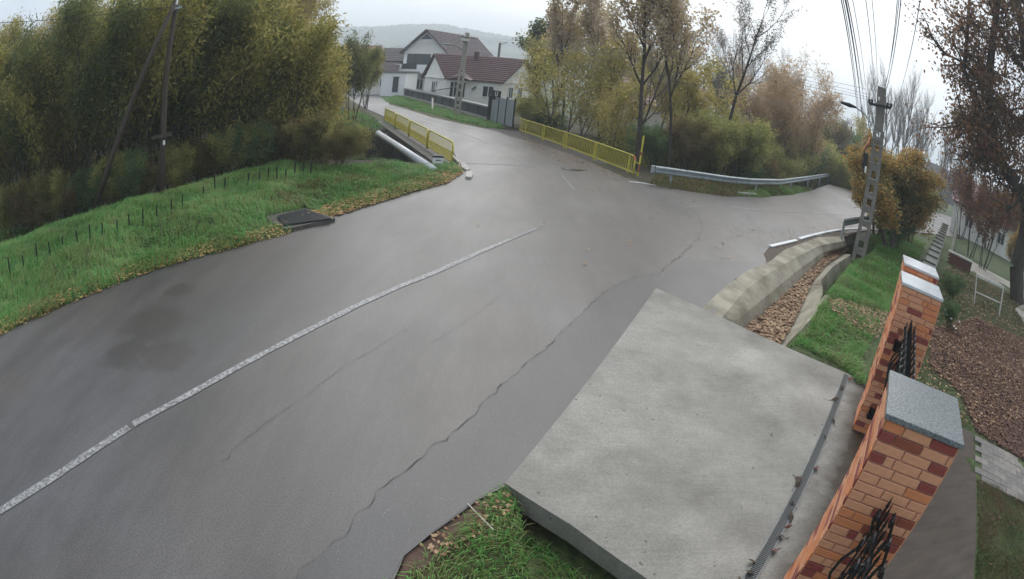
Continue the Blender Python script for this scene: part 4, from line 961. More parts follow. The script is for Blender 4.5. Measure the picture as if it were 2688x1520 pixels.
for A, B, w_ in ((qa, ta, .06), (qb, tb, .06), (ta, tb, .11), (lerp(qa, ta, .45), lerp(qb, tb, .45), .05)): MB().bar(A, B, w_).build('bar', 'beam_white', t)
MB().bar(lerp(ta, tb, .02) + Vector((.3, .3, -.05)), lerp(ta, tb, .98) + Vector((.3, .3, -.05)), .06).build('bar', 'beam_white', t)
o = MB().prism([G(*p) for p in [(2500, 690), (2640, 760), (2700, 800), (2700, 770), (2600, 715), (2520, 670)]], -.02, .05).build('garden_path', 'concrete_pale'); tag(o, 'narrow pale concrete path in the garden beyond the trellis frame', 'path')
o = MB().prism([G(*p) for p in [(2664, 815), (2700, 870), (2720, 840), (2690, 800)]], -.02, .10).build('stone_slab', 'concrete_pale'); tag(o, 'pale stone slab on the lawn at the right picture edge', 'slab')

# ------------------------------------------------------------------ hills
hx = np.linspace(-1500, 1500, 240); rows_ = 14
def ridge(x): 
    return 52 + 14*np.sin(x/260+1.1) + 9*np.sin(x/95+.4) + 4*np.sin(x/38) + np.random.RandomState(4).rand(len(x))*3.0
vv = []; hh_ = ridge(hx)
tilt = np.interp(hx, [-1500, -500, -150, 60, 300, 700, 1500], [66, 80, 82, 60, 20, 28, 44]) + 2.2*np.sin(hx/31) + np.random.RandomState(4).rand(len(hx))*2.2
for j in range(rows_):
    f = j/(rows_-1); yy = 650 + f*420; zz = tilt*math.sin(f*math.pi/2)**1.1
    for i, x in enumerate(hx): vv.append((x*(1+.2*f), yy + 30*math.sin(x/140), zz[i]*(1+.05*math.sin(x/23+j)) + .9*math.sin(x*.9+j*2) - 1.5*(j == 0)))
vv = np.array(vv); ii = np.arange(rows_*240).reshape(rows_, 240); FF = np.stack([ii[:-1, :-1].ravel(), ii[:-1, 1:].ravel(), ii[1:, 1:].ravel(), ii[1:, :-1].ravel()], 1)
hill = npmesh('hills', vv, FF, mat('hill_wood', (.05, .07, .04), .95, 0, .03, 0, col2=(.11, .12, .065), detail=8)); tag(hill, kind='structure')
# wooded texture: many crown-sized tufts over the hill
rs = np.random.RandomState(8); N = 15000; x = rs.uniform(-700, 1000, N); f = rs.uniform(0, 1.0, N)
y = 650 + f*420 + 30*np.sin(x/140); z = np.interp(x, hx, tilt)*np.sin(f*np.pi/2)**1.1; x = x*(1+.2*f)
def tufts(x, y, z, s, rs):
    oc = np.array([[1, 0, 0], [0, 1, 0], [-1, 0, 0], [0, -1, 0], [0, 0, 1]], float)
    sc_ = s[:, None, None]*(.7+.6*rs.rand(len(x), 5, 1)); v = np.stack([x, y, z], 1)[:, None, :] + oc[None]*sc_
    fa = np.array([[0, 1, 4], [1, 2, 4], [2, 3, 4], [3, 0, 4]]); F = (np.arange(len(x))[:, None, None]*5 + fa[None]).reshape(-1, 3); return v.reshape(-1, 3), F
v, F = tufts(x, y, z, rs.uniform(3, 6, N), rs)
o = npmesh('hill_forest', v, F, leafmat('hill_leaf', [(.045, .062, .035), (.075, .09, .045), (.13, .115, .055)], .9, .0, .01)); tag(o, 'woods covering the hazy hill behind the village', 'forest', kind='stuff')

# ------------------------------------------------------------------ trees and shrubs
def tubes_np(segs, sides=4):
    s = np.array(segs, float); a, b, ra, rb = s[:, 0:3], s[:, 3:6], s[:, 6], s[:, 7]
    d = b-a; d /= np.linalg.norm(d, axis=1)[:, None]+1e-9
    h = np.where(np.abs(d[:, 2:3]) > .9, np.array([[1., 0, 0]]), np.array([[0, 0, 1.]])); u = np.cross(d, h); u /= np.linalg.norm(u, axis=1)[:, None]+1e-9; w_ = np.cross(d, u)
    an = np.arange(sides)*2*np.pi/sides; ring = u[:, None, :]*np.cos(an)[None, :, None] + w_[:, None, :]*np.sin(an)[None, :, None]
    v = np.concatenate([a[:, None] + ring*ra[:, None, None], b[:, None] + ring*rb[:, None, None]], 1)
    k = np.arange(sides); k2 = (k+1) % sides; fa = np.stack([k, k2, k2+sides, k+sides], 1)
    F = (np.arange(len(s))[:, None, None]*2*sides + fa[None]).reshape(-1, 4); return v.reshape(-1, 3), F
def leaves_np(pts, n_per, sigma, L, W, rs, droop=0., size_var=.4):
    p = np.repeat(np.array(pts), n_per, 0); N = len(p); p = p + rs.normal(0, sigma, (N, 3))
    d = rs.normal(0, 1, (N, 3)); d[:, 2] -= droop; d /= np.linalg.norm(d, axis=1)[:, None]
    e = np.cross(d, rs.normal(0, 1, (N, 3))); e /= np.linalg.norm(e, axis=1)[:, None]+1e-9
    s = (1 + size_var*rs.uniform(-1, 1, N))[:, None]
    v = np.stack([p, p + d*L*.5*s + e*W*.5*s, p + d*L*s, p + d*L*.5*s - e*W*.5*s], 1).reshape(-1, 3)
    i = np.arange(N)[:, None]*4; return v, np.concatenate([i, i+1, i+2, i+3], 1)
def grow(rs, stems, H, lean, r0, depth, nchild, split, ratio, curl=.18, up_=.12, leaf_from=.35, base_r=.25, nseg=5, leafdepth=1):
    segs = []; tips = []
    def br(p, d, L, r, lev):
        n_ = nseg if lev == 0 else max(3, nseg-2); sl_ = L/n_
        for i in range(n_):
            d = d + rs.normal(0, curl, 3)*(.5 if lev == 0 else 1); d[2] += up_; d = d/np.linalg.norm(d)
            q = p + d*sl_; ra, rb = r*(1-.75*i/n_), r*(1-.75*(i+1)/n_); segs.append((*p, *q, ra, rb))
            if lev >= leafdepth or i >= n_*.6:
                if q[2] > H*leaf_from*.5: tips.append((p+q)/2); tips.append(q)
            if lev < depth and i >= (n_*leaf_from*(1 if lev == 0 else .4)) - .01:
                for _ in range(nchild[lev]):
                    a = rs.rand()*6.28; k = rs.normal(0, 1, 3); k -= d*np.dot(k, d); k /= np.linalg.norm(k)+1e-9
                    nd = d*math.cos(split)+k*math.sin(split); br(q.copy(), nd, L*ratio*(1-.45*i/n_)*rs.uniform(.7, 1.2), rb*.62, lev+1)
            p = q
    for s in range(stems):
        a = rs.rand()*6.28; d = np.array([math.cos(a)*lean*rs.rand(), math.sin(a)*lean*rs.rand(), 1.]); d /= np.linalg.norm(d)
        br(np.array([math.cos(a)*base_r*rs.rand(), math.sin(a)*base_r*rs.rand(), -.15]), d, H*rs.uniform(.8, 1.05), r0*rs.uniform(.7, 1.1), 0)
    return segs, tips
def make_tree(name, segs, tips, leafm, barkm, n_per, sigma, L, W, rs, droop=0., keep=None, sides=4, cat='tree', thr=0.0):
    t = empty(name, (0, 0, 0)); big = [s for s in segs if s[6] >= thr]
    v, F = tubes_np(big, sides); npmesh('trunk', v, F, barkm, t)
    tips = np.array(tips)
    if keep is not None: tips = tips[keep(tips)]
    if len(tips) and n_per > 0:
        v, F = leaves_np(tips, n_per, sigma, L, W, rs, droop); npmesh('crown', v, F, leafm, t)
    return t
PROTO = {}
def proto(key, fn): PROTO[key] = fn
rs = np.random.RandomState(21)
def build_protos():
    P = {}
    for i, lm in enumerate(['willow', 'willow', 'willow_green', 'willow_gold']):
        s, tp = grow(rs, 7, 7.6, .38, .075, 2, [2, 1], .45, .42, .12, .07, .16, .5, 7)
        P['willow%d' % i] = make_tree('willow_tree', s, tp, lm, 'bark', 6, .24, .21, .062, rs, .5)
    for i, (lm) in enumerate(['poplar', 'poplar']):
        s, tp = grow(rs, 1, 11.5, .12, .13, 3, [2, 2, 1], .50, .46, .10, .09, .25, .1, 10, 2)
        P['poplar%d' % i] = make_tree('poplar_tree', s, tp, lm, 'bark', 1, .14, .17, .13, rs, .3, keep=lambda t: np.random.RandomState(1).rand(len(t)) < .42)
    s, tp = grow(rs, 2, 8.0, .35, .10, 3, [2, 1, 1], .55, .45, .12, .07, .25, .2, 7, 2)
    P['autumn0'] = make_tree('autumn_tree', s, tp, 'autumn', 'bark', 2, .20, .17, .10, rs, .3, keep=lambda t: np.random.RandomState(3).rand(len(t)) < .75)
    s, tp = grow(rs, 4, 6.6, .45, .07, 2, [2, 2], .5, .45, .14, .07, .2, .3, 7, 1)
    P['autumn1'] = make_tree('autumn_tree', s, tp, 'autumn', 'bark', 3, .26, .18, .085, rs, .3, keep=lambda t: np.random.RandomState(2).rand(len(t)) < .55)
    s, tp = grow(rs, 1, 9.5, .3, .12, 3, [2, 2, 1], .55, .46, .12, .10, .3, .1, 8, 2)
    P['bare0'] = make_tree('bare_tree', s, tp, 'hazed_twigs', 'bark', 1, .12, .09, .05, rs)
    s, tp = grow(rs, 3, 10, .30, .10, 3, [2, 2, 2], .40, .42, .08, .10, .3, .3, 9, 2)
    P['bare1'] = make_tree('bare_poplar', s, tp, 'hazed_twigs', 'bark_pale', 0, .10, .14, .05, rs)
    s, tp = grow(rs, 1, 8, .2, .14, 3, [2, 2, 1], .6, .5, .12, .07, .2, .1, 7, 2)
    P['green0'] = make_tree('green_tree', s, tp, 'tree_green', 'bark', 4, .25, .24, .17, rs)
    s, tp = grow(rs, 10, 3.2, .9, .03, 2, [2, 1], .5, .5, .16, .06, .05, .5, 6, 0)
    P['bush0'] = make_tree('shrub', s, tp, 'bush_olive', 'bark', 5, .18, .16, .065, rs)
    P['bush1'] = make_tree('shrub', s, tp, 'bush_green', 'bark', 5, .18, .16, .065, rs)
    P['bush2'] = make_tree('shrub', s, tp, 'bush_brown', 'bark', 5, .18, .16, .065, rs)
    s, tp = grow(rs, 12, 5.4, .55, .045, 2, [2, 2], .4, .45, .12, .08, .1, .6, 6, 1)
    P['ochre0'] = make_tree('willow_shrub', s, tp, 'ochre', 'bark_pale', 3, .16, .24, .035, rs)
    s, tp = grow(rs, 3, 3.7, .7, .08, 3, [2, 2, 1], .6, .5, .16, .07, .15, .2, 6, 1)
    P['orange0'] = make_tree('orange_tree', s, tp, 'orange', 'bark', 6, .16, .11, .065, rs)
    s, tp = grow(rs, 5, 3.0, .5, .045, 3, [2, 2, 1], .5, .5, .16, .09, .2, .3, 6, 2)
    P['russet0'] = make_tree('russet_tree', s, tp, 'russet', 'bark', 1, .14, .11, .07, rs, keep=lambda t: np.random.RandomState(5).rand(len(t)) < .6)
    return P
P = build_protos(); used = set()
def put(key, loc, s, label, cat='tree', group=None, rz=None, tilt=(0, 0)):
    o = P[key] if key not in used else copy_tree(P[key]); used.add(key)
    o.location = loc; sx_ = s if isinstance(s, tuple) else (s, s, s); o.scale = sx_; o.rotation_euler = (tilt[0], tilt[1], rz if rz is not None else random.uniform(0, 6.28))
    for k in ('label', 'category', 'group'):
        if k in o: del o[k]
    return tag(o, label, cat, group)
def gz(p): return Vector((p.x, p.y, float(ground_z(p.x, p.y))))
def at(px, D, z=0):
    q = V(px, 300, D); q.z = z; return gz(q)
WG = 'willows of the dark wood on the left'
front = [((-40, 590), 1.0, 'willow1', 'willow clump at the left picture edge of the wood'), ((70, 560), 1.05, 'willow2', 'tall dark willow behind the first stakes of the verge'),
 ((170, 545), 1.0, 'willow0', 'upright willow with many thin stems left of the leaning strut'), ((270, 538), 1.0, 'willow2', 'dark willow at the foot of the leaning pole strut'),
 ((350, 520), 1.0, 'willow1', 'willow between the leaning strut and the wooden pole'), ((450, 480), 1.05, 'willow2', 'dense willow directly behind the wooden pole'),
 ((540, 468), 1.0, 'willow0', 'willow just right of the wooden pole'), ((620, 458), 1.0, 'willow2', 'grey green willow above the high grass mound'),
 ((700, 445), 1.0, 'willow0', 'arching willow with branches leaning right over the grass'), ((750, 440), 1.0, 'willow1', 'yellowing willow above the last stakes of the verge'),
 ((790, 425), .8, 'willow3', 'golden willow over the brown bushes near the creek'), ((800, 405), .85, 'willow1', 'willow at the wood edge closest to the left railing')]
for (px, py), s, k_, lb in front:
    q = G(px, py)*1.07; put(k_, gz(Vector((q.x, q.y, 0))), s*random.uniform(.92, 1.05), lb, 'tree', WG)
back = [(-.05, 1.3), (.02, 1.28), (.10, 1.32), (.18, 1.3), (.27, 1.3), (.36, 1.3), (.46, 1.3), (.56, 1.32), (.66, 1.32), (.76, 1.30), (.86, 1.28)]
LMK = ['the left picture edge', 'the first stakes of the verge', 'the thin stemmed willow', 'the foot of the leaning strut', 'the gap between strut and pole', 'the wooden pole', 'the bush right of the wooden pole', 'the high grass mound', 'the arching willow', 'the last stakes', 'the creek edge']
for i, (f, s) in enumerate(back):
    q = lerp(G(-60, 600), G(800, 425), f)*1.33; put(['willow1', 'willow3', 'willow0'][i % 3], gz(Vector((q.x, q.y, 0))), 1.12*random.uniform(.95, 1.08), 'tall yellowing willow in the second row, rising behind ' + LMK[i], 'tree', 'second row willows of the left wood')
for i in range(9):
    q = lerp(G(-60, 600), G(740, 425), i/8)*1.8; put(['willow3', 'willow1'][i % 2], gz(Vector((q.x, q.y, 0))), 1.3*random.uniform(.95, 1.1), 'tall golden willow at the back, above ' + LMK[min(10, i+i//4)], 'tree', 'back row willows of the left wood')
put('willow2', at(925, 40), .66, 'greener willow hanging over the road behind the left railing')
put('willow3', at(790, 31), .85, 'golden green willow standing in the creek left of the railing')
put('willow1', at(960, 52), .62, 'loose willow beside the road far behind the left railing')
# brown bushes by the creek and wood foot
for (px, py), k_, s, lb in [((890, 462), 'bush2', .36, 'brown bramble bush where the high grass ends by the creek'), ((850, 450), 'bush2', .48, 'brown bush under the golden willow'), ((930, 425), 'bush1', .34, 'small green bush above the creek hole'),
    ((960, 398), 'bush0', .30, 'dry brown bush on the creek bank beside the pipe'), ((780, 455), 'bush2', .42, 'reddish brown bush behind the last stakes'), ((930, 345), 'bush0', .5, 'green bush at the far end of the left railing'),
    ((640, 455), 'bush1', .5, 'low dark bush in the wood edge behind the mound'), ((330, 530), 'bush1', .5, 'leafy dark bush right of the strut foot'), ((225, 540), 'bush1', .5, 'leafy dark bush left of the strut foot'), ((90, 565), 'bush2', .6, 'brownish bush in the wood edge near the left picture edge')]:
    put(k_, gz(G(px, py)), s, lb, 'bush')
for i, (px, py, k_, s_) in enumerate([(20, 582, 'bush0', .55), (125, 556, 'bush0', .6), (185, 548, 'bush2', .45), (290, 540, 'bush0', .5), (375, 515, 'bush2', .42), (470, 486, 'bush0', .5), (545, 474, 'bush2', .45), (610, 464, 'bush0', .5), (700, 452, 'bush0', .5), (745, 452, 'bush2', .42), (820, 458, 'bush0', .42)]):
    q = G(px, py)*1.02; put(k_, gz(Vector((q.x, q.y, 0))), s_, 'undergrowth bush at the wood edge ' + ['by the left picture edge', 'behind the second stake', 'below the thin stemmed willow', 'right of the strut foot', 'left of the wooden pole foot', 'right of the wooden pole foot', 'behind the grass mound start', 'behind the grass mound', 'under the arching willow', 'left of the last stakes', 'right of the last stakes'][i], 'bush')
# centre trees behind the right-hand railing
mid = [('bush0', 1392, 40, .60, 'pale green willow bush at the left end of the right railing'), ('autumn1', 1430, 41, .85, 'olive tree just behind the left end of the right railing'), ('autumn0', 1450, 45, 1.15, 'gold and green tree right of the small house'),
 ('autumn1', 1500, 37, 1.05, 'dense golden tree behind the middle of the right railing'), ('poplar0', 1480, 44, .92, 'thin tree with pink brown leaves against the sky behind the railing'), ('autumn0', 1560, 40, 1.2, 'tree with thin upright stems behind the railing centre'),
 ('autumn1', 1600, 34, .85, 'olive brown tree behind the right half of the railing'), ('poplar1', 1600, 42, 1.0, 'slender poplar with sparse leaves left of the tall one'), ('poplar0', 1692, 28.0, 1.0, 'tall single poplar trunk rising beside the yellow marker pole'),
 ('poplar1', 1775, 29, .95, 'poplar with spreading limbs right of the tall single one'), ('autumn0', 1780, 36, 1.15, 'yellow leaved tree below the spreading poplar'), ('autumn1', 1830, 40, 1.15, 'gold tree between the spreading poplar and the bare tree'),
 ('bare0', 1880, 31, 1.05, 'bare tree leaning right with a fan of fine branches'), ('autumn1', 1665, 68, .9, 'gold tree beyond the pink roofed house'), ('bare0', 1960, 48, 1.1, 'bare grey tree behind the olive thicket'),
 ('bare1', 2050, 58, 1.05, 'thin bare poplar beyond the ochre willow'), ('ochre0', 2090, 49, 1.8, 'broad ochre willow with orange twigs'), ('ochre0', 2000, 46, 1.4, 'pale ochre willow left of the broad one'), ('bare1', 1925, 62, 1.15, 'hazy bare poplar above the thicket'),
 ('bare0', 2180, 60, .75, 'small bare tree by the far bend of the side road'), ('bare0', 1640, 72, .9, 'bare tree above the pink roof'), ('autumn0', 1790, 52, .9, 'green gold tree behind the two poplars')]
for k_, px, D, s, lb in mid: put(k_, at(px, D), s, lb, 'tree')
put('autumn0', at(1690, 50), 1.0, 'thin gold tree screening the pink roofed house')
put('bare0', at(1655, 36), .9, 'fine twigged bare tree left of the tall single poplar')
put('bare0', at(1730, 44), 1.0, 'fine twigged bare tree between the two tall poplars')
put('green0', at(1455, 58), 1.15, 'tall dark green poplar top behind the small house trees')
put('green0', at(1690, 75), 1.0, 'green tree in the distance behind the poplars')
put('green0', at(1880, 70), .9, 'green tree in the distance behind the gold trees')
put('green0', at(1400, 90), .8, 'green tree right behind the small house roof')
tg = 'shrubs of the thicket behind the long guardrail'
th = [(1395, 40, .55), (1440, 37, .5), (1500, 34, .6), (1560, 31, .6), (1610, 29.5, .6), (1650, 30, .7), (1730, 29, .55), (1770, 31, .7), (1815, 29.5, .75), (1850, 33, .95), (1890, 31, .85), (1925, 34, 1.0), (1960, 33, .95), (1995, 38, 1.1), (2030, 40, 1.1), (2065, 45, 1.25), (2100, 50, 1.4), (2140, 57, 1.5), (2180, 64, 1.6), (2215, 56, 1.2), (2250, 54, 1.2), (2290, 56, 1.2), (1730, 34, .8), (1900, 40, 1.2), (2000, 44, 1.25), (2120, 52, 1.4), (2200, 66, 1.5), (2320, 60, 1.3), (1820, 38, 1.0), (1680, 38, .8)]
TL = ['scrubby bush behind the left end of the right yellow railing', 'scrubby green bush behind the second bay of the right railing', 'olive bush behind the middle of the right railing', 'brown bush behind the fourth bay of the right railing', 'olive bush behind the last bay of the right railing', 'olive bush at the foot of the tall single poplar',
 'dark bush between the marker pole and the guardrail end', 'brownish bush behind the white guardrail end', 'olive bush over the first stretch of the long guardrail', 'green bush right of the spreading poplar foot', 'olive bush below the leaning bare tree', 'brown bush right of the leaning bare tree foot',
 'olive bush behind the middle of the long guardrail', 'olive bush left of the broad ochre willow foot', 'green bush over the middle of the guardrail bend', 'olive bush at the foot of the broad ochre willow', 'brown bush where the long guardrail bends away', 'olive bush at the far tip of the long guardrail', 'olive bush beyond the far tip of the long guardrail', 'green bush at the far bend of the side road', 'olive bush left of the concrete pole behind the side road', 'brown bush hidden behind the concrete pole',
 'tall olive bush behind the marker pole', 'tall brown bush behind the leaning bare tree', 'tall olive bush left of the ochre willow', 'tall olive bush right of the ochre willow', 'tall green bush far behind the guardrail tip', 'hazy brown bush right behind the concrete pole', 'bush in shade behind the spreading poplar', 'bush in front of the pink roofed house']
for i, (px, D, s) in enumerate(th):
    left = px < 1700
    put(['bush0', 'bush1', 'bush0', 'bush2', 'bush0'][i % 5], at(px, D+(3.2 if left else .5)), s, TL[i], 'bush', 'bushes behind the right railing' if left else tg)
# far right: hazy bare poplars
for i, (px, D, s) in enumerate([(2315, 80, 1.5), (2340, 84, 1.6), (2362, 82, 1.7), (2385, 86, 1.65), (2405, 84, 1.45), (2428, 88, 1.2)]):
    put('bare1', at(px, D), s, ['first', 'second', 'third', 'fourth', 'fifth', 'last'][i] + ' hazy bare poplar of the row right of the concrete pole', 'tree', 'bare poplar row right of the concrete pole')
for i, (px, D, s) in enumerate([(2480, 95, 1.55), (2505, 98, 1.5), (2535, 95, 1.3), (2560, 92, 1.2)]):
    put('bare1', at(px, D), s, ['first', 'second', 'third', 'last'][i] + ' hazy bare poplar of the group just left of the dark oak', 'tree', 'bare poplars left of the oak')
for i, (px, D, s) in enumerate([(2290, 70, .8), (2350, 66, .8), (2440, 60, .7), (2240, 75, .9)]):
    put('autumn1' if i % 2 else 'bush0', at(px, D), s*1.2, 'far ' + ['brown bush below the left end of the bare poplars', 'gold tree below the middle of the bare poplars', 'brown bush below the right end of the bare poplars', 'gold tree left of the concrete pole'][i], 'tree')
# orange tree and shrubs of the garden strip
ob = gz(G(2338, 660)); put('orange0', ob, (1.6, 1.6, 1.0), 'rounded orange leaved tree right of the concrete pole', 'tree', rz=1.0)
put('orange0', gz(G(2300, 618)), 1.0, 'smaller orange tree behind the rounded orange one', 'tree', rz=3.0)
put('bush1', gz(G(2345, 655)), .40, 'low leafy green shrub left of the farthest brick pillar', 'bush')
put('bush1', gz(G(2310, 620)), .30, 'small green shrub at the foot of the concrete pole', 'bush')
put('bush2', gz(G(2385, 640)), .62, 'brown hedge bush below the orange tree', 'bush')
for (px, py, s, k_, lb) in [(2577, 708, 1.45, 'russet0', 'thin stemmed russet tree just behind the low brick wall'), (2545, 676, 1.4, 'russet0', 'thin russet tree left of the low brick wall end'), (2655, 690, 1.7, 'russet0', 'russet tree behind the oak trunk'), (2520, 628, 1.6, 'russet0', 'reddish tree beside the weathered garden gate'), (2590, 655, 1.7, 'russet0', 'russet tree with bare stems before the cream house'), (2668, 735, 1.0, 'orange0', 'small orange shrub in front of the oak trunk'), (2610, 640, 1.9, 'russet0', 'tall russet tree at the back of the garden')]:
    put(k_, gz(G(px, py)), s, lb, 'tree')
put('bush1', gz(G(2490, 800)), .26, 'green shrub in the yard beside the second pillar', 'bush')
fb = gz(G(2490, 860)); put('bush1', fb, .20, 'leafy rose bush with white flowers beside the second pillar', 'bush')
for i, (px, py) in enumerate([(2480, 815), (2493, 812), (2496, 838), (2517, 846), (2503, 858), (2484, 828), (2508, 864)]):
    q = G(px, py, .35); b = MB()
    for k in range(6): a = k*1.05; b.add([q, q + Vector((math.cos(a), math.sin(a), .5))*.05, q + Vector((math.cos(a+.6), math.sin(a+.6), .9))*.045 + up*.01], [(0, 1, 2)])
    b.build('flower', 'petal', [o for o in bpy.data.objects if o.get('label') == 'leafy rose bush with white flowers beside the second pillar'][0]) if False else tag(b.build('white_flower', 'petal'), 'white bloom on the rose bush beside the second pillar', 'flower', 'white blooms on the rose bush')
# dark oak at the right edge
DO = hd(G(2672, 795)); SO = DO/11.5
ot = empty('oak_tree', gz(G(2672, 795)), 'big dark oak with brown purple leaves and thick trunk at the right picture edge', 'tree')
rs = np.random.RandomState(5); segs = []; tips = []
def limb(pts, r0, r1, kids):
    pts = [np.array(q) for q in pts]; n_ = len(pts)-1
    for i in range(n_):
        a, b_ = SO*(r0+(r1-r0)*i/n_), SO*(r0+(r1-r0)*(i+1)/n_); segs.append((*pts[i], *pts[i+1], a, b_))
        for _ in range(kids):
            d = rs.normal(0, 1, 3); d[2] *= .6; d /= np.linalg.norm(d); p = pts[i] + (pts[i+1]-pts[i])*rs.rand(); L = rs.uniform(.6, 1.35)*SO
            r = .035*SO
            for s in range(5):
                d = d + rs.normal(0, .3, 3); d /= np.linalg.norm(d); q = p + d*L/5; segs.append((*p, *q, r, r*.75)); r *= .75
                if s > 0: tips.append(q); tips.append((p+q)/2)
                e = d + rs.normal(0, .9, 3); e /= np.linalg.norm(e); q2 = q + e*L*.28; segs.append((*q, *q2, r*.6, r*.3)); tips.append(q2); tips.append((q+q2)/2)
                p = q
pb0 = ot.location
limb([pb0 - up*.2, V(2668, 700, DO), V(2690, 620, DO), V(2700, 540, DO)], .24, .20, 0)
limb([V(2700, 560, DO), V(2672, 485, DO), V(2635, 440, DO), V(2612, 380, DO), V(2598, 300, DO), V(2596, 200, DO), V(2606, 100, DO), V(2620, 0, DO), V(2625, -120, DO)], .20, .07, 8)
limb([V(2700, 540, DO), V(2730, 400, DO), V(2720, 250, DO+.4), V(2690, 120, DO+.6), V(2670, 0, DO+.6), V(2660, -120, DO)], .22, .10, 10)
limb([V(2606, 330, DO), V(2560, 270, DO), V(2530, 180, DO-.3), V(2540, 80, DO-.3), V(2545, -20, DO)], .08, .04, 8)
limb([V(2612, 385, DO), V(2570, 340, DO), V(2540, 330, DO), V(2520, 300, DO)], .07, .03, 8)
limb([V(2635, 440, DO), V(2600, 420, DO-.4), V(2560, 420, DO-.5), V(2545, 400, DO-.5)], .06, .02, 8)
limb([V(2596, 215, DO), V(2560, 200, DO), V(2530, 165, DO), V(2500, 150, DO), V(2470, 140, DO)], .05, .02, 2)
limb([V(2720, 300, DO), V(2680, 320, DO+1), V(2650, 300, DO+1), V(2620, 250, DO+1)], .08, .03, 6)
limb([V(2700, 200, DO), V(2650, 130, DO+.5), V(2610, 50, DO+.6), V(2590, -30, DO+.6)], .08, .03, 6)
limb([V(2710, 480, DO), V(2660, 540, DO-1), V(2640, 560, DO-1.2)], .05, .02, 3)
v, F = tubes_np(segs, 6); npmesh('trunk', v, F, 'bark', ot)
tips = np.array(tips); zl = V(2600, 440, DO).z; tips = tips[(tips[:, 2] > zl) | (rs.rand(len(tips)) < .25)]; v, F = leaves_np(tips, 6, .12*SO, .085*SO, .052*SO, rs, .2); npmesh('crown', v, F, 'oak', ot)

# bare vine / reeds in the oak-side thicket stay as shrubs above

# ------------------------------------------------------------------ grass and litter
def sample(poly, N, rs):
    P_ = np.array([(q[0], q[1]) for q in poly]); lo, hi = P_.min(0), P_.max(0); out = []
    tot = 0
    while tot < N:
        c_ = rs.uniform(lo, hi, (N*2, 2)); c_ = c_[in_poly(c_[:, 0], c_[:, 1], poly)]; out.append(c_); tot += len(c_)
        if len(out) > 60: break
    return np.concatenate(out)[:N]
def blades(name, poly, N, h, wd, m, label, seed, bend=.6, clump=0., avoid=None, zf=None):
    rs = np.random.RandomState(seed); c_ = sample(poly, N, rs)
    if avoid is not None: c_ = c_[~avoid(c_)]
    if clump:
        k = wav(c_[:, 0], c_[:, 1], 3.2, seed)*.5+.5 + rs.rand(len(c_))*.5; c_ = c_[k > clump]
    x, y = c_[:, 0], c_[:, 1]; z = (zf or ground_z)(x, y) - .02; n_ = len(x)
    hs = h*rs.uniform(.5, 1.25, n_)*(1 + .45*wav(x, y, 2.4, seed+1) + .35*wav(x, y, 6, seed+4)); a = rs.rand(n_)*6.28 ; a2 = 1.0 + 1.5*wav(x, y, .8, seed+2); a = np.where(rs.rand(n_) < .5, a, a2*3)
    dx, dy = np.cos(a), np.sin(a); px_, py_ = -dy, dx; bd = bend*rs.uniform(.3, 1.3, n_)
    w_ = wd*rs.uniform(.6, 1.3, n_)
    b0 = np.stack([x-px_*w_/2, y-py_*w_/2, z], 1); b1 = np.stack([x+px_*w_/2, y+py_*w_/2, z], 1)
    mx_, my_, mz = x+dx*hs*bd*.3, y+dy*hs*bd*.3, z+hs*.62
    m0 = np.stack([mx_-px_*w_*.4, my_-py_*w_*.4, mz], 1); m1 = np.stack([mx_+px_*w_*.4, my_+py_*w_*.4, mz], 1)
    tp = np.stack([x+dx*hs*bd, y+dy*hs*bd, z+hs*(1-.35*bd)], 1)
    v = np.stack([b0, b1, m1, m0, tp], 1).reshape(-1, 3); fa = np.array([[0, 1, 2], [0, 2, 3], [3, 2, 4]]); F = (np.arange(n_)[:, None, None]*5+fa[None]).reshape(-1, 3)
    return tag(npmesh(name, v, F, m), label, 'grass', kind='stuff')
def litter(name, poly, N, s, m, label, seed, zoff=.012, clump=0., zf=None, dark=None):
    rs = np.random.RandomState(seed); c_ = sample(poly, N, rs)
    if clump: k = wav(c_[:, 0], c_[:, 1], 2.2, seed)*.5+.5 + rs.rand(len(c_))*.4; c_ = c_[k > clump]
    x, y = c_[:, 0], c_[:, 1]; z = (zf(x, y) if zf else ground_z(x, y)) + zoff; n_ = len(x)
    a = rs.rand(n_)*6.28; ss = s*rs.uniform(.5, 1.3, n_); tx = rs.normal(0, .35, n_); ty = rs.normal(0, .35, n_)
    def pt(u_, v_, k): 
        X = (u_*np.cos(a)-v_*np.sin(a))*ss; Y = (u_*np.sin(a)+v_*np.cos(a))*ss; return np.stack([x+X, y+Y, z + np.abs(X*tx+Y*ty) + k*ss + ss*.1], 1)
    v = np.stack([pt(-.5, 0, .0), pt(0, -.32, .14*rs.rand(n_)), pt(.55, 0, .05), pt(0, .32, .2*rs.rand(n_))], 1).reshape(-1, 3)
    i = np.arange(n_)[:, None]*4; return tag(npmesh(name, v, np.concatenate([np.concatenate([i, i+1, i+2], 1), np.concatenate([i, i+2, i+3], 1)], 0), m), label, 'leaves', kind='stuff')
le = [Vector((*p, 0)) for p in left_edge[2:16]]
def offs(pts, d): # push leftwards
    out = []
    for i, p in enumerate(pts):
        t = (pts[min(i+1, len(pts)-1)]-pts[max(i-1, 0)]).normalized(); out.append(p + Vector((-t.y, t.x, 0))*d)
    return out
verge_l = [q[:2] for q in le] + [tuple(G(*p)[:2]) for p in [(1150, 440), (1060, 445), (940, 455), (870, 462), (800, 452), (700, 447), (600, 465), (480, 480), (400, 497), (310, 535), (150, 537), (0, 560)]] + [(-24, 10), (-18, -2)]
near_v = lambda c_: np.zeros(len(c_), bool)
hatch_poly = [(p.x, p.y) for p in fr]
avoid_h = lambda c_: in_poly(c_[:, 0], c_[:, 1], hatch_poly)
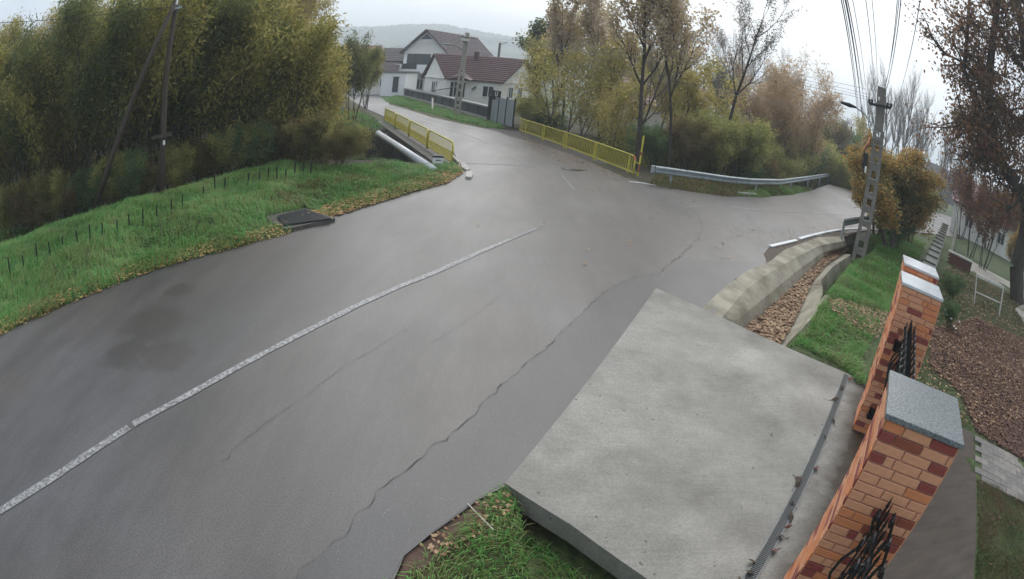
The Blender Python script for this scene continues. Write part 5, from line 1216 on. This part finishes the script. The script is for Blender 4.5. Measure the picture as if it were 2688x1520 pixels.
blades('grass', verge_l, 130000, .27, .019, 'grass', 'long green grass on the raised left verge', 1, .9, 0, avoid_h)
wp = sample([tuple(q) for q in verge_l], 70, np.random.RandomState(31))
vw, fw_ = [], []; rs = np.random.RandomState(32); cnt = 0
for wx, wy in wp:
    zc = float(ground_z(wx, wy)); kk = rs.randint(14, 26)
    for _ in range(kk):
        a = rs.rand()*6.28; L_w = rs.uniform(.10, .26); d = np.array([math.cos(a), math.sin(a), rs.uniform(.3, 1.0)]); d /= np.linalg.norm(d); e = np.array([-math.sin(a), math.cos(a), 0])*L_w*.17; p0 = np.array([wx, wy, zc]) + rs.normal(0, .06, 3)*[1, 1, 0]
        vw += [p0, p0 + d*L_w*.5 + e, p0 + d*L_w - [0, 0, L_w*.25], p0 + d*L_w*.5 - e]; fw_.append((cnt, cnt+1, cnt+2, cnt+3)); cnt += 4
tag(npmesh('weeds', np.array(vw), np.array(fw_), 'bush_green'), 'broad leaved weeds dotted through the left verge', 'weeds', kind='stuff')
dry = [tuple(G(*p)[:2]) for p in [(0, 640), (70, 650), (60, 700), (0, 720)]]; blades('grass', dry, 1500, .16, .02, 'grass_dry', 'browned grass patch at the left picture edge', 33, .9)
blades('grass', [tuple(G(*p)[:2]) for p in [(720, 555), (860, 545), (960, 520), (1130, 470), (1000, 480), (820, 500), (700, 540)]], 7000, .20, .02, 'grass_dry', 'yellowing grass beside the drain cover', 34, .9, .3, avoid_h)
edge_band = [tuple(q[:2]) for q in offs(le, -.06)] + [tuple(q[:2]) for q in offs(le, .55)][::-1]
blades('grass', edge_band, 9000, .10, .014, 'grass_dry', 'short dry grass along the left road edge', 2, .8, .35, avoid_h)
litter('fallen_leaves', edge_band, 3600, .085, 'litter_yellow', 'yellow brown leaves along the left road edge', 3, .08, .25)
le2 = [Vector((*G(*p)[:2], 0)) for p in [(820, 590), (960, 545), (1100, 500), (1175, 482), (1216, 455), (1210, 440), (1165, 452), (1010, 496), (880, 538), (822, 566)]]
litter('fallen_leaves', [tuple(q[:2]) for q in le2], 3400, .095, 'litter_yellow', 'dense brown and yellow leaves on the verge before the bridge', 4, .085, .55)
far_v = [tuple(G(*p)[:2]) for p in [(1015, 268), (1100, 292), (1200, 318), (1300, 340), (1345, 345), (1290, 322), (1200, 298), (1110, 272), (1050, 252), (1000, 255)]]
blades('grass', far_v, 14000, .22, .05, 'grass', 'grass strip between the far road and the dark wall', 5, .8, .0)
lv = [(-4.2, 23.6), (-10.6, 38.6), (-14, 45.5), (-22, 48), (-20, 36), (-12, 26.5)]
blades('grass', lv, 12000, .24, .04, 'grass', 'grass slope left of the bridge railing', 6, .8)
blades('grass', [tuple(G(*p)[:2]) for p in [(1700, 484), (1760, 497), (1900, 517), (2000, 518), (2080, 511), (2130, 500), (2178, 484), (2180, 474), (2050, 490), (1900, 478), (1720, 462)]], 12000, .20, .035, 'grass_dry', 'dry grass below the long guardrail', 7, .8, .2)
blades('grass', [tuple(G(*p)[:2]) for p in [(1930, 514), (2000, 519), (2080, 512), (2130, 500), (2178, 483), (2120, 490), (2000, 500)]], 8000, .20, .035, 'grass_lush', 'green grass at the right end of the long guardrail', 8, .8, 0)
# strip between ditch and pillars
fz = Vector((P2c.x, P2c.y, 0)); vr_poly = [tuple(G(*p)[:2]) for p in [(2070, 896), (2120, 922), (2225, 978)]] + [(6.1, 6.9), tuple((fz + u_f*1.0)[:2]), (P3c.x, P3c.y), (P3c.x+.5, P3c.y+1.2)] + [tuple(G(*p)[:2]) for p in [(2430, 640), (2350, 610)]] + [tuple(G(*p)[:2]) for p in [(2300, 620), (2250, 655), (2188, 698), (2158, 732), (2162, 768), (2144, 820), (2120, 868)]]
brown_p = [tuple(G(*p)[:2]) for p in [(2170, 790), (2230, 800), (2340, 830), (2300, 900), (2220, 860), (2180, 830)]]
blades('grass', vr_poly, 62000, .20, .015, 'grass_lush', 'lush green grass between the ditch and the brick pillars', 9, .9, 0, lambda c_: in_poly(c_[:, 0], c_[:, 1], brown_p) & (np.random.RandomState(1).rand(len(c_)) < .75))
litter('fallen_leaves', brown_p, 900, .09, 'litter', 'brown leaves in the grass between the ditch and the pillars', 10, .05)
low_p = [tuple(G(*p)[:2]) for p in [(1335, 1285), (1300, 1300), (1210, 1385), (1130, 1440), (1040, 1520)]] + [(-1.4, 1.6), (-2.0, -.4), (1.0, .6), (2.0, 2.4)] + [tuple(G(*p)[:2]) for p in [(1640, 1510), (1450, 1370)]]
blades('grass', low_p, 15000, .15, .010, 'grass_lush', 'tufted grass at the near corner below the driveway slab', 11, .9, .12)
blades('grass', low_p, 3500, .11, .009, 'grass_dry', 'dry grass at the road edge below the driveway slab', 12, .9, .5)
litter('fallen_leaves', [tuple(G(*p)[:2]) for p in [(1250, 1320), (1330, 1275), (1350, 1330), (1300, 1400), (1150, 1460), (1100, 1430)]], 90, .06, 'litter', 'dead leaves in the grass corner beside the slab', 13, .05)
soil = sheet('soil', [tuple(G(*p)[:2]) for p in [(1322, 1272), (1250, 1314), (1150, 1390), (1068, 1455), (1035, 1520), (1075, 1520), (1130, 1470), (1210, 1410), (1300, 1340), (1345, 1290)]], -.035, mat('soil_edge', (.10, .06, .045), .9, .35, 14, .5), None, .02, .15, thick=0); tag(soil, kind='structure')
o = sheet('soil', [tuple(G(*p)[:2]) for p in [(1990, 655), (2105, 620), (2260, 592), (2262, 606), (2225, 618), (2150, 630), (2062, 662), (2022, 694), (1985, 702)]], -.012, mat('soil_ditch', (.10, .075, .055), .9, .35, 10, .5), None, .03, .2, thick=.1); tag(o, kind='structure')
# ditch leaves
bot_poly = [(q.x, q.y) for q in row_bot] + [(q.x, q.y) for q in row_bor][::-1]
litter('fallen_leaves', bot_poly, 3800, .13, 'litter', 'brown leaves filling the bottom of the concrete ditch', 14, 0, 0, lambda x, y: np.full(x.shape, -.555) + .05*np.random.RandomState(3).rand(len(x)))
# road margins
litter('fallen_leaves', [tuple(G(*p)[:2]) for p in [(1360, 350), (1640, 466), (1700, 484), (1600, 470), (1500, 440), (1400, 395)]], 1000, .085, 'litter', 'leaves drifted along the foot of the right railing', 15, .0, .2, lambda x, y: np.full(x.shape, .012))
litter('fallen_leaves', [tuple(G(*p)[:2]) for p in [(1900, 600), (2010, 645), (2110, 622), (2260, 600), (2260, 580), (2050, 600)]], 330, .07, 'litter', 'scattered leaves on the side road near the ditch', 16, .0, .1, lambda x, y: np.full(x.shape, .012))
litter('fallen_leaves', [tuple(G(*p)[:2]) for p in [(1250, 480), (1700, 500), (2100, 530), (1900, 700), (1500, 700), (1200, 600)]], 170, .09, 'litter_yellow', 'single leaves scattered over the junction', 17, .0, 0, lambda x, y: np.full(x.shape, .012))
# yard
yard = [(far_c.x+.3, far_c.y+.4), (7.1, 7.0)] + [tuple((fz + v_f*(PW+.1) + u_f*k)[:2]) for k in (.5, 4, 10)] + [tuple(G(*p)[:2]) for p in [(2500, 700), (2700, 800), (2720, 1100)]]
blades('grass', yard, 40000, .12, .016, 'grass_yard', 'thin grass of the yard behind the pillars', 18, .8, .45, lambda c_: in_poly(c_[:, 0], c_[:, 1], yard_brown) & (np.random.RandomState(2).rand(len(c_)) < .80))
litter('fallen_leaves', yard_brown, 15000, .095, 'litter_dark', 'thick carpet of red brown leaves in the yard', 19, .03)
litter('fallen_leaves', yard, 4500, .10, 'litter', 'scattered brown leaves over the yard grass', 20, .05)
yl = [tuple(G(*p)[:2]) for p in [(2560, 1262), (2720, 1330), (2720, 1540), (2560, 1540)]]
blades('grass', yl, 12000, .09, .010, 'grass_yard', 'short lawn below the paved path', 21, .8, .1)
litter('fallen_leaves', yl, 60, .06, 'litter_dark', 'a few leaves on the lawn below the path', 22, .05)
# moss and weeds on the creek bank
blades('weeds', [(-9, 21.5), (-3.6, 22.8), (-5, 27), (-12, 28.5)], 5000, .30, .05, 'grass', 'rank weeds hanging over the creek bank', 23, 1.0, .2)
# leaves, twigs and tufts caught on the drain
for i, f in enumerate([.03, .11, .19, .30, .39, .52, .58, .66, .70, .76, .80, .845, .87, .90, .60, .73]):
    q = lerp(dA, dB, f) + nrm*random.uniform(-.10, .10) + up*.03; r_ = random.Random(i); a = r_.uniform(0, 6.28); d = Vector((math.cos(a), math.sin(a), .25)); e = Vector((-d.y, d.x, .3)); s = r_.uniform(.05, .09)
    b = MB(); b.add([q - d*s, q - e*s*.55 + up*.01, q + d*s + up*.02, q + e*s*.55 + up*.02, q + up*.03], [(0, 1, 4), (1, 2, 4), (2, 3, 4), (3, 0, 4)]); b.bar(q - d*s*1.9 + up*.005, q - d*s, .006)
    tag(b.build('fallen_leaf', 'litter_twig' if i % 5 else 'brick_old'), 'curled dead leaf caught on the drain grating', 'leaf', 'dead leaves on the drain')
st = [G(1228, 1322, .02), G(1255, 1350, .05), G(1295, 1390, .0)]; o = MB().tube(st, .006, 5).build('dry_stalk', 'beam_white'); tag(o, 'pale dry stalk lying over the road edge near the slab corner', 'stalk')

# ------------------------------------------------------------------ haze
hz = MB().box((0, 500, 47), (2800, 1500, 100)).build('haze', None); hz.hide_set(False); tag(hz, 'thin autumn haze over the valley', 'haze', kind='stuff')
mh = bpy.data.materials.new('haze'); mh.use_nodes = True; n = mh.node_tree.nodes; n.remove(n['Principled BSDF']); pv_ = n.new('ShaderNodeVolumePrincipled')
pv_.inputs['Color'].default_value = (.86, .93, 1, 1); pv_.inputs['Density'].default_value = .0014; pv_.inputs['Anisotropy'].default_value = .2
mh.node_tree.links.new(pv_.outputs[0], n['Material Output'].inputs['Volume']); hz.data.materials.append(mh)
